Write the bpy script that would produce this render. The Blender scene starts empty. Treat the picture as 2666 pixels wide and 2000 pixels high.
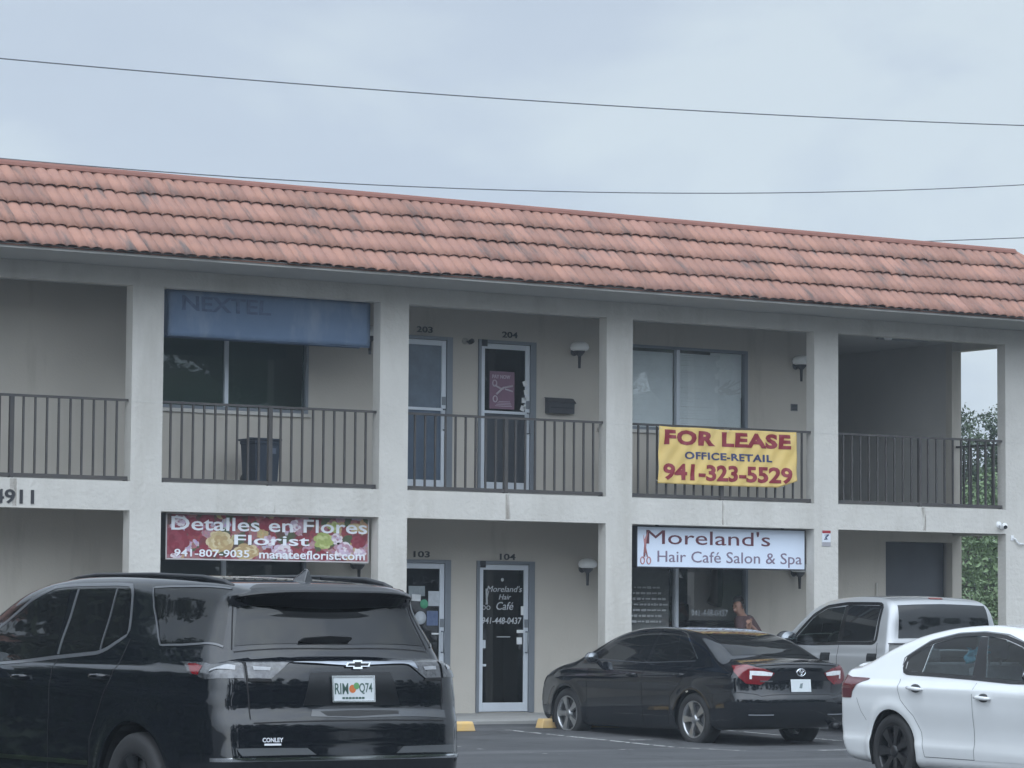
import bpy, bmesh, math, random
import numpy as np
from mathutils import Vector, Matrix

R = math.radians
SC = bpy.context.scene
COL = SC.collection
random.seed(7); RNG = np.random.default_rng(11)

# ------------------------------------------------------------------ camera
cam_d = bpy.data.cameras.new('camera'); cam = bpy.data.objects.new('camera', cam_d); COL.objects.link(cam)
FW = Vector((0.53822661, 0.83967318, 0.07253325)); RT = Vector((0.84158622, -0.54007481, 0.00719992)); UP = Vector((-0.04521896, -0.05716779, 0.99734001))
cam.matrix_world = Matrix(((RT.x, UP.x, -FW.x, -15.06886), (RT.y, UP.y, -FW.y, -38.617307), (RT.z, UP.z, -FW.z, 1.457454), (0, 0, 0, 1)))
cam_d.sensor_width = 36; cam_d.sensor_fit = 'HORIZONTAL'; cam_d.lens = 36*8500/2666
cam_d.clip_start = .2; cam_d.clip_end = 2000
SC.camera = cam

# ------------------------------------------------------------------ sky and sun (overcast daylight)
SUN_EL, SUN_AZ = 50, 216            # azimuth measured from +Y towards +X: behind the camera
world = bpy.data.worlds.new('World'); SC.world = world; world.use_nodes = True
nt = world.node_tree; nt.nodes.clear(); N = nt.nodes.new; LK = nt.links.new
out = N('ShaderNodeOutputWorld'); bg = N('ShaderNodeBackground'); bg.inputs['Strength'].default_value = .1
sky = N('ShaderNodeTexSky'); sky.sky_type = 'NISHITA'; sky.sun_disc = False
sky.sun_elevation = R(SUN_EL); sky.sun_rotation = R(SUN_AZ)
tc = N('ShaderNodeTexCoord'); mp = N('ShaderNodeMapping'); mp.inputs['Scale'].default_value = (1, 1, 2.2); mp.inputs['Location'].default_value = (.35, .1, .2)
LK(tc.outputs['Generated'], mp.inputs['Vector'])
n1 = N('ShaderNodeTexNoise'); n1.inputs['Scale'].default_value = 6.5; n1.inputs['Detail'].default_value = 5; n1.inputs['Roughness'].default_value = .5
n1.inputs['Distortion'].default_value = .3
LK(mp.outputs[0], n1.inputs['Vector'])
rp = N('ShaderNodeValToRGB'); cr = rp.color_ramp
cr.elements[0].position = .36; cr.elements[0].color = (5.25, 6.1, 7.25, 1); cr.elements[1].position = .62; cr.elements[1].color = (6.5, 7.4, 8.1, 1)
e = cr.elements.new(.48); e.color = (5.5, 6.35, 7.45, 1)
LK(n1.outputs['Fac'], rp.inputs['Fac'])
mx = N('ShaderNodeMix'); mx.data_type = 'RGBA'; mx.inputs[0].default_value = .93
LK(sky.outputs[0], mx.inputs[6]); LK(rp.outputs[0], mx.inputs[7])
# the cloud sheet is brighter round the hidden sun
dt = N('ShaderNodeVectorMath'); dt.operation = 'DOT_PRODUCT'; nm_ = N('ShaderNodeVectorMath'); nm_.operation = 'NORMALIZE'
LK(tc.outputs['Generated'], nm_.inputs[0]); LK(nm_.outputs[0], dt.inputs[0])
dt.inputs[1].default_value = (math.sin(R(SUN_AZ))*math.cos(R(SUN_EL)), math.cos(R(SUN_AZ))*math.cos(R(SUN_EL)), math.sin(R(SUN_EL)))
gl = N('ShaderNodeMapRange'); gl.interpolation_type = 'SMOOTHSTEP'; gl.inputs[1].default_value = .05; gl.inputs[2].default_value = 1.0; gl.inputs[3].default_value = 1.0; gl.inputs[4].default_value = 4.2
LK(dt.outputs['Value'], gl.inputs[0]); gm = N('ShaderNodeVectorMath'); gm.operation = 'SCALE'; LK(mx.outputs[2], gm.inputs[0]); LK(gl.outputs[0], gm.inputs['Scale']); LK(gm.outputs[0], bg.inputs['Color']); LK(bg.outputs[0], out.inputs['Surface'])
sd = bpy.data.lights.new('sun', 'SUN'); sd.energy = .75; sd.angle = R(110); sd.color = (1, .965, .91)
so = bpy.data.objects.new('sun', sd); COL.objects.link(so)
a, el = R(SUN_AZ), R(SUN_EL)
so.rotation_euler = Vector((-math.sin(a)*math.cos(el), -math.cos(a)*math.cos(el), -math.sin(el))).to_track_quat('-Z', 'Y').to_euler()
so.location = (0, -30, 40)
vs = SC.view_settings; SC.display_settings.display_device = 'sRGB'
vs.view_transform = 'Standard'; vs.look = 'None'; vs.exposure = 0.02; vs.gamma = 1; vs.use_curve_mapping = False
SC.render.engine = 'CYCLES'; SC.cycles.max_bounces = 8; SC.cycles.transparent_max_bounces = 16; SC.cycles.use_denoising = True

# ------------------------------------------------------------------ helpers
def tag(o, label=None, cat=None, group=None, kind=None):
    for k, v in (('label', label), ('category', cat), ('group', group), ('kind', kind)):
        if v: o[k] = v
    return o

def thing(name, label, cat, loc=(0, 0, 0), rz=0, group=None):
    o = bpy.data.objects.new(name, None); COL.objects.link(o); o.location = loc; o.rotation_euler.z = rz
    o.empty_display_size = .2
    return tag(o, label, cat, group)

class MB:
    """Collects shapes; build() links them as one mesh object."""
    def __init__(self): self.v = []; self.f = []; self.sm = []
    def add(self, v, f, smooth=False):
        b = len(self.v); self.v += [tuple(map(float, p)) for p in v]; self.f += [tuple(int(i)+b for i in q) for q in f]; self.sm += [smooth]*len(f); return self
    def box(self, x0, x1, y0, y1, z0, z1, M=None):
        v = [(x, y, z) for x in (x0, x1) for y in (y0, y1) for z in (z0, z1)]
        if M is not None: v = [tuple(M @ Vector(p)) for p in v]
        return self.add(v, [(0, 1, 3, 2), (4, 6, 7, 5), (0, 4, 5, 1), (2, 3, 7, 6), (0, 2, 6, 4), (1, 5, 7, 3)])
    def lathe(self, prof, n=24, M=None, a0=0, a1=2*math.pi, smooth=True):
        """prof: (radius, height) about Z"""
        full = abs(a1-a0-2*math.pi) < 1e-6; m = n if full else n+1; v = []
        for k in range(m):
            t = a0+(a1-a0)*k/n
            for r, h in prof: v.append((r*math.cos(t), r*math.sin(t), h))
        if M is not None: v = [tuple(M @ Vector(p)) for p in v]
        L = len(prof); f = []
        for k in range(n):
            q = (k+1) % m
            for i in range(L-1): f.append((k*L+i, q*L+i, q*L+i+1, k*L+i+1))
        return self.add(v, f, smooth)
    def tube(self, pts, r, n=8, cap=True, smooth=True):
        pts = [Vector(p) for p in pts]; rs = r if hasattr(r, '__len__') else [r]*len(pts); v = []; f = []
        up = None
        for i, p in enumerate(pts):
            t = (pts[min(i+1, len(pts)-1)]-pts[max(i-1, 0)]).normalized()
            if up is None or abs(up.dot(t)) > .99: up = Vector((0, 0, 1)) if abs(t.z) < .9 else Vector((1, 0, 0))
            a = t.cross(up).normalized(); b = a.cross(t).normalized(); up = b
            for k in range(n):
                w = 2*math.pi*k/n; v.append(p+(a*math.cos(w)+b*math.sin(w))*rs[i])
        for i in range(len(pts)-1):
            for k in range(n): f.append((i*n+k, i*n+(k+1) % n, (i+1)*n+(k+1) % n, (i+1)*n+k))
        if cap: f += [tuple(range(n-1, -1, -1)), tuple(range((len(pts)-1)*n, len(pts)*n))]
        return self.add(v, f, smooth)
    def prism(self, poly, d0, d1, M):
        """poly of (u,w) extruded from depth d0 to d1 along the third axis of M"""
        n = len(poly); v = [tuple(M @ Vector((u, w, d))) for d in (d0, d1) for u, w in poly]
        return self.add(v, [tuple(range(n-1, -1, -1)), tuple(range(n, 2*n))]+[(i, (i+1) % n, n+(i+1) % n, n+i) for i in range(n)])
    def build(self, name, mat, parent=None, bevel=0, recalc=True):
        me = bpy.data.meshes.new(name); me.from_pydata(self.v, [], self.f)
        me.polygons.foreach_set('use_smooth', self.sm); me.update()
        if recalc:
            bm = bmesh.new(); bm.from_mesh(me); bmesh.ops.recalc_face_normals(bm, faces=bm.faces); bm.to_mesh(me); bm.free()
        o = bpy.data.objects.new(name, me); COL.objects.link(o); o.parent = parent
        if mat is not None: me.materials.append(mat)
        if bevel:
            m = o.modifiers.new('bevel', 'BEVEL'); m.width = bevel; m.segments = 2; m.limit_method = 'ANGLE'
        return o

FRONT = Matrix(((1, 0, 0, 0), (0, 0, -1, 0), (0, 1, 0, 0), (0, 0, 0, 1)))     # (u,w,d) -> x=u, z=w, depth towards -y

def clone(o, parent=None, name=None):
    c = o.copy(); COL.objects.link(c); c.parent = parent
    for ch in list(o.children): clone(ch, c)
    return c

MATS = {}
def mat(name, col, rough=.6, metal=0, noise=None, bump=None, spec=.5, coat=0, streak=None, alpha=None, rvar=0, emit=None):
    """Principled material. noise=(scale, amount[, col2]); bump=(scale, strength[, distance])."""
    if name in MATS: return MATS[name]
    m = bpy.data.materials.new(name); m.use_nodes = True; t = m.node_tree; b = t.nodes['Principled BSDF']; MATS[name] = m
    n = t.nodes.new; L = t.links.new
    b.inputs['Base Color'].default_value = (*col, 1); b.inputs['Roughness'].default_value = rough; b.inputs['Metallic'].default_value = metal
    b.inputs['Specular IOR Level'].default_value = spec; b.inputs['Coat Weight'].default_value = coat; b.inputs['Coat Roughness'].default_value = .04
    co = n('ShaderNodeTexCoord'); src = None
    if noise:
        x = n('ShaderNodeTexNoise'); x.inputs['Scale'].default_value = noise[0]; x.inputs['Detail'].default_value = 6; x.inputs['Roughness'].default_value = .62
        L(co.outputs['Object'], x.inputs['Vector'])
        r = n('ShaderNodeMapRange'); r.inputs[1].default_value = .3; r.inputs[2].default_value = .7; L(x.outputs['Fac'], r.inputs[0])
        k = n('ShaderNodeMix'); k.data_type = 'RGBA'; c2 = noise[2] if len(noise) > 2 else tuple(c*(1-noise[1]) for c in col)
        k.inputs[6].default_value = (*col, 1); k.inputs[7].default_value = (*c2, 1); L(r.outputs[0], k.inputs[0]); src = k.outputs[2]
        if rvar:
            rr = n('ShaderNodeMapRange'); rr.inputs[3].default_value = rough-rvar; rr.inputs[4].default_value = rough+rvar; L(x.outputs['Fac'], rr.inputs[0]); L(rr.outputs[0], b.inputs['Roughness'])
    if streak:                                  # (scale xyz, colour, low, high): weather streaks
        mp = n('ShaderNodeMapping'); mp.inputs['Scale'].default_value = streak[0]; L(co.outputs['Object'], mp.inputs['Vector'])
        x = n('ShaderNodeTexNoise'); x.inputs['Scale'].default_value = 1; x.inputs['Detail'].default_value = 5; x.inputs['Roughness'].default_value = .65; L(mp.outputs[0], x.inputs['Vector'])
        r = n('ShaderNodeMapRange'); r.inputs[1].default_value = streak[2]; r.inputs[2].default_value = streak[3]; L(x.outputs['Fac'], r.inputs[0])
        k = n('ShaderNodeMix'); k.data_type = 'RGBA'; k.inputs[6].default_value = (*col, 1); k.inputs[7].default_value = (*streak[1], 1)
        if src: L(src, k.inputs[6])
        L(r.outputs[0], k.inputs[0]); src = k.outputs[2]
    if src: L(src, b.inputs['Base Color'])
    if bump:
        x = n('ShaderNodeTexNoise'); x.inputs['Scale'].default_value = bump[0]; x.inputs['Detail'].default_value = 5; L(co.outputs['Object'], x.inputs['Vector'])
        u = n('ShaderNodeBump'); u.inputs['Strength'].default_value = bump[1]; u.inputs['Distance'].default_value = bump[2] if len(bump) > 2 else .02
        L(x.outputs['Fac'], u.inputs['Height']); L(u.outputs[0], b.inputs['Normal'])
    if emit:
        b.inputs['Emission Color'].default_value = (*emit[0], 1); b.inputs['Emission Strength'].default_value = emit[1]
    return m

def glass(name, tint, refl=1.0, rough=.0, ior=1.5, bump=0):
    """Window pane: tinted see-through plus mirror reflection by Fresnel."""
    if name in MATS: return MATS[name]
    m = bpy.data.materials.new(name); m.use_nodes = True; t = m.node_tree; t.nodes.clear(); n = t.nodes.new; L = t.links.new; MATS[name] = m
    o = n('ShaderNodeOutputMaterial'); tr = n('ShaderNodeBsdfTransparent'); tr.inputs[0].default_value = (*tint, 1)
    g = n('ShaderNodeBsdfGlossy'); g.inputs['Roughness'].default_value = rough; g.inputs['Color'].default_value = (refl, refl, refl, 1)
    fr = n('ShaderNodeFresnel'); fr.inputs['IOR'].default_value = ior; mxs = n('ShaderNodeMixShader')
    L(fr.outputs[0], mxs.inputs[0]); L(tr.outputs[0], mxs.inputs[1]); L(g.outputs[0], mxs.inputs[2]); L(mxs.outputs[0], o.inputs[0])
    if bump:
        co = n('ShaderNodeTexCoord'); x = n('ShaderNodeTexNoise'); x.inputs['Scale'].default_value = 1.1; x.inputs['Detail'].default_value = 1; L(co.outputs['Object'], x.inputs['Vector'])
        u = n('ShaderNodeBump'); u.inputs['Strength'].default_value = bump; u.inputs['Distance'].default_value = .02; L(x.outputs['Fac'], u.inputs['Height']); L(u.outputs[0], g.inputs['Normal'])
    return m

def text_geo(s, bold=0.0, shear=0.0, extrude=.004, space=1.0):
    cu = bpy.data.curves.new('lettering', 'FONT'); cu.body = s; cu.offset = bold; cu.shear = shear; cu.extrude = 0; cu.space_character = space; cu.resolution_u = 3
    o = bpy.data.objects.new('lettering', cu); COL.objects.link(o)
    dg = bpy.context.evaluated_depsgraph_get(); dg.update(); ev = o.evaluated_get(dg); me = ev.to_mesh()
    v = np.array([x.co[:] for x in me.vertices]); f = [tuple(p.vertices) for p in me.polygons]
    ev.to_mesh_clear(); bpy.data.objects.remove(o); bpy.data.curves.remove(cu)
    return v, f

def text_into(mb, s, x0, x1, z0, z1, y, bold=0.0, shear=0.0, M=None, depth=.004, space=1.0, keep=False):
    """lettering fitted into the rectangle (x0..x1, z0..z1) on the plane at y, facing -y, with its own thickness"""
    v, f = text_geo(s, bold, shear, space=space)
    lo, hi = v.min(0), v.max(0); sx = (x1-x0)/(hi[0]-lo[0]); sz = (z1-z0)/(hi[1]-lo[1])
    X = x0+(v[:, 0]-lo[0])*sx; Zc = z0+(v[:, 1]-lo[1])*sz
    n = len(v); P = [Vector((X[i], y-depth, Zc[i])) for i in range(n)]+[Vector((X[i], y, Zc[i])) for i in range(n)]
    if M is not None: P = [M @ p for p in P]
    ed = {}
    for q in f:
        for i in range(len(q)):
            a, b = q[i], q[(i+1) % len(q)]; ed[(a, b)] = 1
    sides = [(a, a+n, b+n, b) for (a, b) in ed if (b, a) not in ed]
    mb.add(P, list(f)+sides)
    return mb

# ------------------------------------------------------------------ materials of the place
STUCCO = mat('painted stucco', (.575, .555, .515), .85, noise=(1.3, .12), bump=(14, .45, .03), streak=((1.6, 1, .26), (.43, .41, .37), .50, .78))
WALLM = mat('back wall paint', (.50, .465, .41), .85, noise=(.9, .10), bump=(40, .25, .01), streak=((2.2, 1, .35), (.36, .33, .285), .56, .82))  # the back wall's own warm beige
SOFFIT = mat('soffit paint', (.40, .40, .39), .85, noise=(1.0, .08))
TILE = mat('terracotta tile', (.315, .162, .116), .85, noise=(2.2, .25, (.25, .132, .104)), streak=((7.0, 1.1, 1.1), (.115, .088, .08), .53, .70), bump=(30, .2, .01))
COPING = mat('painted metal coping', (.285, .13, .10), .6, noise=(2, .12))
def tile_tones(m):                         # every pair of waves is one tile with its own firing tone
    t = m.node_tree; b = t.nodes['Principled BSDF']; n = t.nodes.new; L = t.links.new; base = b.inputs['Base Color'].links[0].from_socket
    co = n('ShaderNodeTexCoord'); s = n('ShaderNodeSeparateXYZ'); L(co.outputs['Object'], s.inputs[0]); c = n('ShaderNodeCombineXYZ')
    for src, k, off, dst in (('X', 1/.334, 0, 0), ('Z', 4/1.19, -6.085*4/1.19-.1, 1)):
        a_ = n('ShaderNodeMath'); a_.operation = 'MULTIPLY_ADD'; a_.inputs[1].default_value = k; a_.inputs[2].default_value = off; L(s.outputs[src], a_.inputs[0]); f = n('ShaderNodeMath'); f.operation = 'FLOOR'; L(a_.outputs[0], f.inputs[0]); L(f.outputs[0], c.inputs[dst])
    w = n('ShaderNodeTexWhiteNoise'); L(c.outputs[0], w.inputs['Vector']); r = n('ShaderNodeMapRange'); r.inputs[3].default_value = .80; r.inputs[4].default_value = 1.12; L(w.outputs['Value'], r.inputs[0])
    v = n('ShaderNodeVectorMath'); v.operation = 'SCALE'; L(base, v.inputs[0]); L(r.outputs[0], v.inputs['Scale']); L(v.outputs[0], b.inputs['Base Color'])
tile_tones(TILE)
RAILM = mat('dark bronze paint', (.040, .038, .040), .5, noise=(4, .3, (.07, .062, .056)))
ALU = mat('anodised aluminium', (.62, .66, .71), .42, metal=.35, noise=(3, .08))
ALUDK = mat('grey aluminium', (.20, .22, .245), .45, metal=.35, noise=(3, .1))
PANE = glass('storefront glass', (.62, .64, .65), .95)
PANEUP = glass('upper window glass', (.60, .68, .66), .95, bump=.02)
CONC = mat('concrete', (.30, .295, .28), .85, noise=(2.2, .22), bump=(30, .3, .008))
ASPH = mat('asphalt', (.056, .057, .060), .85, noise=(.55, .28, (.040, .041, .044)), bump=(160, .5, .008), rvar=.08)
BLACKP = mat('black plastic', (.012, .013, .015), .45)
DARK = mat('dark void', (.02, .022, .026), .8)
LETTER = mat('dark numeral paint', (.03, .03, .034), .5)

def haslabel(o, s): o['label'] = s; return o
# ------------------------------------------------------------------ ground, parking lot, sidewalk
def gz(y): return float(np.interp(y, [-12, -6.5, -1.45], [0, -.04, .08]))

YS = [-160, -60, -30, -12, -10.6, -9.2, -7.8, -6.5, -5, -3.5, -2.2, -1.44]
mb = MB(); X0, X1 = -320, 320
ys = [-320]+YS+[2, 60, 320]
for x in (X0, X1):
    for y in ys: mb.add([(x, y, gz(y)-.03 if y < 1 else .05)], [])
n = len(ys); mb.add([], []); mb.f = [(i, i+n, i+n+1, i+1) for i in range(n-1)]; mb.sm = [False]*(n-1)
g = mb.build('ground', mat('dry grass ground', (.075, .09, .04), .95, noise=(.8, .4, (.12, .105, .065)), bump=(30, .6, .05)))
tag(g, kind='structure')
mb = MB()
for x in (-70, 70):
    for y in YS: mb.add([(x, y, gz(y))], [])
n = len(YS); mb.f = [(i, i+n, i+n+1, i+1) for i in range(n-1)]; mb.sm = [False]*(n-1)
# asphalt with patches, cracks and oil marks
def asphalt_extra(m):
    t = m.node_tree; b = t.nodes['Principled BSDF']; N_ = t.nodes.new; L = t.links.new
    base = b.inputs['Base Color'].links[0].from_socket
    co = N_('ShaderNodeTexCoord'); v = N_('ShaderNodeTexVoronoi'); v.feature = 'DISTANCE_TO_EDGE'; v.inputs['Scale'].default_value = .33
    wn = N_('ShaderNodeTexNoise'); wn.inputs['Scale'].default_value = 1.6; wn.inputs['Detail'].default_value = 5
    ad = N_('ShaderNodeMix'); ad.data_type = 'RGBA'; ad.blend_type = 'ADD'; ad.inputs[0].default_value = .7
    L(co.outputs['Object'], wn.inputs['Vector']); L(co.outputs['Object'], ad.inputs[6]); L(wn.outputs['Color'], ad.inputs[7]); L(ad.outputs[2], v.inputs['Vector'])
    r = N_('ShaderNodeMapRange'); r.inputs[1].default_value = .004; r.inputs[2].default_value = .012; r.inputs[3].default_value = .6; r.inputs[4].default_value = 0; L(v.outputs['Distance'], r.inputs[0])
    k = N_('ShaderNodeMix'); k.data_type = 'RGBA'; k.inputs[7].default_value = (.022, .022, .024, 1); L(base, k.inputs[6]); L(r.outputs[0], k.inputs[0])
    mp = N_('ShaderNodeMapping'); mp.inputs['Scale'].default_value = (.16, 1.1, 1); L(co.outputs['Object'], mp.inputs['Vector'])
    w = N_('ShaderNodeTexNoise'); w.inputs['Scale'].default_value = 1; w.inputs['Detail'].default_value = 5; L(mp.outputs[0], w.inputs['Vector'])
    r2 = N_('ShaderNodeMapRange'); r2.inputs[1].default_value = .52; r2.inputs[2].default_value = .72; r2.inputs[4].default_value = .6; L(w.outputs['Fac'], r2.inputs[0])
    k2 = N_('ShaderNodeMix'); k2.data_type = 'RGBA'; k2.inputs[7].default_value = (.135, .135, .138, 1); L(k.outputs[2], k2.inputs[6]); L(r2.outputs[0], k2.inputs[0])
    oi = N_('ShaderNodeTexNoise'); oi.inputs['Scale'].default_value = .9; oi.inputs['Detail'].default_value = 7; oi.inputs['Roughness'].default_value = .65; L(co.outputs['Object'], oi.inputs['Vector'])
    r3 = N_('ShaderNodeMapRange'); r3.inputs[1].default_value = .56; r3.inputs[2].default_value = .72; r3.inputs[4].default_value = .75; L(oi.outputs['Fac'], r3.inputs[0])
    k3 = N_('ShaderNodeMix'); k3.data_type = 'RGBA'; k3.inputs[7].default_value = (.020, .020, .022, 1); L(k2.outputs[2], k3.inputs[6]); L(r3.outputs[0], k3.inputs[0])
    L(k3.outputs[2], b.inputs['Base Color'])
asphalt_extra(ASPH)
tag(mb.build('parking_lot', ASPH), kind='structure')

# worn stall lines: thin paint with gaps where it has flaked off
def paint_mat(name, keep):
    m = mat(name, (.42, .42, .41), .8, noise=(9, .25)); t = m.node_tree; b = t.nodes['Principled BSDF']; N_ = t.nodes.new; L = t.links.new
    co = N_('ShaderNodeTexCoord'); x = N_('ShaderNodeTexNoise'); x.inputs['Scale'].default_value = 6; x.inputs['Detail'].default_value = 8; x.inputs['Roughness'].default_value = .7
    L(co.outputs['Object'], x.inputs['Vector']); r = N_('ShaderNodeMapRange'); r.inputs[1].default_value = keep; r.inputs[2].default_value = keep+.07; L(x.outputs['Fac'], r.inputs[0]); L(r.outputs[0], b.inputs['Alpha'])
    return m
PAINT = paint_mat('worn white paint', .44); FAINT = paint_mat('nearly gone white paint', .56)
ly = [-7.9, -6.5, -5.4, -4.2, -2.75]
for k, lx in enumerate((-5.1, -2.5, .1, 2.7, 5.28, 7.88, 10.9, 13.9+.3, 16.9)):
    mb = MB()
    for y in ly: mb.add([(lx-.045, y, gz(y)+.005), (lx+.045, y, gz(y)+.005)], [])
    mb.f = [(2*i, 2*i+1, 2*i+3, 2*i+2) for i in range(len(ly)-1)]; mb.sm = [False]*len(mb.f)
    tag(mb.build('parking_line', PAINT if k in (5, 6) else FAINT), kind='structure')
mb = MB()
for (x, y, s, w) in ((8.35, -5.1, .34, .07), (6.9, -6.9, .2, .05), (9.0, -8.2, .5, .06)):
    z = gz(y)+.006; mb.add([(x-s/2, y-w, z), (x+s/2, y-w*.6, z), (x+s/2, y+w, z), (x-s/2, y+w*.8, z)], [(0, 1, 2, 3)])
tag(mb.build('paint_patch', PAINT), kind='structure')

B, W5, D = 3.76552, .455086, 1.586
XE = 5*B+W5; XL = -7*B
mb = MB(); mb.box(XL-1, XE+1.2, -1.44, D+.02, -.1, .13)
tag(mb.build('sidewalk', CONC, bevel=.012), kind='structure')

# yellow wheel stops on the asphalt
def wheel_stop(xr, y, label):
    t = thing('wheel_stop', label, 'wheel stop', (xr-.915, y, gz(y)), 0, 'yellow wheel stops at the kerb')
    m = MB(); p = [(-.085, 0), (-.075, .10), (-.055, .125), (.055, .125), (.075, .10), (.085, 0)]
    v = [(sx*(.915-(.03 if z > .05 else 0)), y_, z) for sx in (-1, 1) for y_, z in p]; k = len(p)
    m.add(v, [tuple(range(k)), tuple(range(2*k-1, k-1, -1))]+[(i, k+i, k+(i+1) % k, (i+1) % k) for i in range(k)])
    m.build('stop_block', mat('yellow road paint', (.62, .40, .13), .75, noise=(7, .3, (.50, .36, .20)), bump=(40, .3, .01)), t, bevel=.01)
    for x in (-.62, .62): m = MB(); m.lathe([(0, .131), (.022, .131), (.022, .12)], 10, Matrix.Translation((x, 0, 0))); m.build('anchor_pin', mat('rusty steel', (.12, .07, .045), .8, noise=(20, .4)), t)
    return t
wheel_stop(7.31, -2.82, 'yellow concrete wheel stop running out from behind the black SUV')
wheel_stop(10.43, -2.40, 'yellow concrete wheel stop just ahead of the black sedan front wheel')

# ------------------------------------------------------------------ the two-storey shop building
bld = thing('shop_building', 'long two-storey beige stucco shop building with balconies under a red tiled mansard roof', 'building')
ZB, ZS, ZT, ZF = 2.869, 3.2495, 5.828, 6.06

def wall_grid(name, xs0, xs1, zs0, zs1, holes, y0, y1, material, parent):
    """wall in the xz plane with rectangular holes, thickness y0..y1, one clean mesh"""
    xs = sorted({xs0, xs1, *[h[0] for h in holes], *[h[1] for h in holes]}); zs = sorted({zs0, zs1, *[h[2] for h in holes], *[h[3] for h in holes]})
    def solid(i, j):
        if i < 0 or j < 0 or i >= len(xs)-1 or j >= len(zs)-1: return False
        cx, cz = (xs[i]+xs[i+1])/2, (zs[j]+zs[j+1])/2
        return not any(h[0] < cx < h[1] and h[2] < cz < h[3] for h in holes)
    m = MB(); idx = {}
    def V(i, j, s):
        if (i, j, s) not in idx: idx[(i, j, s)] = len(m.v); m.v.append((xs[i], y1 if s else y0, zs[j]))
        return idx[(i, j, s)]
    def F(*q): m.f.append(q); m.sm.append(False)
    for i in range(len(xs)-1):
        for j in range(len(zs)-1):
            if not solid(i, j): continue
            F(V(i, j, 0), V(i+1, j, 0), V(i+1, j+1, 0), V(i, j+1, 0)); F(V(i, j, 1), V(i, j+1, 1), V(i+1, j+1, 1), V(i+1, j, 1))
            if not solid(i-1, j): F(V(i, j, 0), V(i, j+1, 0), V(i, j+1, 1), V(i, j, 1))
            if not solid(i+1, j): F(V(i+1, j, 0), V(i+1, j, 1), V(i+1, j+1, 1), V(i+1, j+1, 0))
            if not solid(i, j-1): F(V(i, j, 0), V(i, j, 1), V(i+1, j, 1), V(i+1, j, 0))
            if not solid(i, j+1): F(V(i, j+1, 0), V(i+1, j+1, 0), V(i+1, j+1, 1), V(i, j+1, 1))
    return m.build(name, material, parent, recalc=False)

holes = []
for k in range(-7, 5):
    holes += [(k*B+W5, (k+1)*B, .10, ZB), (k*B+W5, (k+1)*B, ZS, ZT)]
wall_grid('facade_frame', XL, XE, .10, ZF, holes, 0, .19, STUCCO, bld)
# hairline joint in every column at railing height and rust stains below the railing posts
mb = MB()
mb = None
for k in range(0, 6): mb = MB(); mb.box(k*B+.004, k*B+W5-.004, -.004, 0, 4.296, 4.306); mb.build('column_joint', mat('pale joint', (.52, .51, .48), .9), bld)
STAIN = mat('rust stain', (.38, .345, .30), .9)
def stain_alpha(m):
    t = m.node_tree; b = t.nodes['Principled BSDF']; N_ = t.nodes.new; L = t.links.new; co = N_('ShaderNodeTexCoord'); mp = N_('ShaderNodeMapping'); mp.inputs['Scale'].default_value = (9, 1, 1.4)
    x = N_('ShaderNodeTexNoise'); x.inputs['Scale'].default_value = 1; x.inputs['Detail'].default_value = 6; L(co.outputs['Object'], mp.inputs[0]); L(mp.outputs[0], x.inputs['Vector'])
    r = N_('ShaderNodeMapRange'); r.inputs[1].default_value = .46; r.inputs[2].default_value = .75; r.inputs[4].default_value = .55; L(x.outputs['Fac'], r.inputs[0]); L(r.outputs[0], b.inputs['Alpha'])
stain_alpha(STAIN)
mb = MB()
for k in range(0, 5):
    xc = k*B+W5+(B-W5)*.5
    mb = MB(); mb.box(xc-.05, xc+.05, -.003, -.001, ZB+.02, ZS-.01); mb.build('rust_stain', STAIN, bld)

# back wall with its openings
WIN_L, WIN_R = B+W5+.50, 7.285
doors1 = [(8.665, 9.665, .138, 2.335), (10.11, 11.11, .138, 2.335)]
doors2 = [(8.665, 9.665, 3.34, 5.56), (10.11, 11.11, 3.34, 5.56)]
wins1 = [(4.70, 7.285, .95, 2.36), (12.25, 15.01, .95, 2.36)]
wins2 = [(4.70, 7.285, 4.35, 5.62), (12.25, 15.0, 4.35, 5.63)]
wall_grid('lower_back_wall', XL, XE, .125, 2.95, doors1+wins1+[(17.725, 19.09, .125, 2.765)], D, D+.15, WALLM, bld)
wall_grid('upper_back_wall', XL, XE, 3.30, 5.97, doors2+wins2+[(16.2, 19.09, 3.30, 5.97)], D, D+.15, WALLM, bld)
mb = MB(); mb.box(XL, XE-.2, .192, 8.848, 2.952, 3.30); mb.build('balcony_slab', mat('painted slab', (.42, .41, .385), .85, noise=(1.5, .12)), bld)
mb = MB(); mb.box(XL, XE, .192, 9, 5.97, 6.055); mb.build('ceiling_deck', SOFFIT, bld)
mb = MB(); mb.box(XE-.15, XE, D+.152, 9, .125, 2.95); mb.box(XE-.15, XE, D+.152, 9, 3.30, 5.97); mb.box(XL, XL+.15, D+.152, 9, .125, 2.95); mb.box(XL, XL+.15, D+.152, 9, 3.3, 5.97)
mb.box(XL+.152, XE-.152, 8.85, 9, .125, 2.95); mb.box(XL+.152, XE-.152, 8.85, 9, 3.3, 5.97)
mb.box(16.05, 16.2, D+.152, 8.848, 3.302, 5.968); mb.box(16.202, XE-.152, 5.0, 5.15, 3.302, 5.968)
mb.box(17.57, 17.72, D+.152, 8.848, .127, 2.948); mb.box(17.722, XE-.152, 2.9, 3.05, .127, 2.948)
mb.build('side_wall', mat('stairwell wall paint', (.47, .455, .43), .85, noise=(1, .1)), bld)
mb = MB(); mb.box(17.732, 19.083, 1.80, 1.85, .14, 2.758); mb.build('recess_shade', mat('dark recess shade', (.085, .092, .105), .6, noise=(2, .15)), bld)  # dark panel fills the opening, standing for the shade inside
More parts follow.
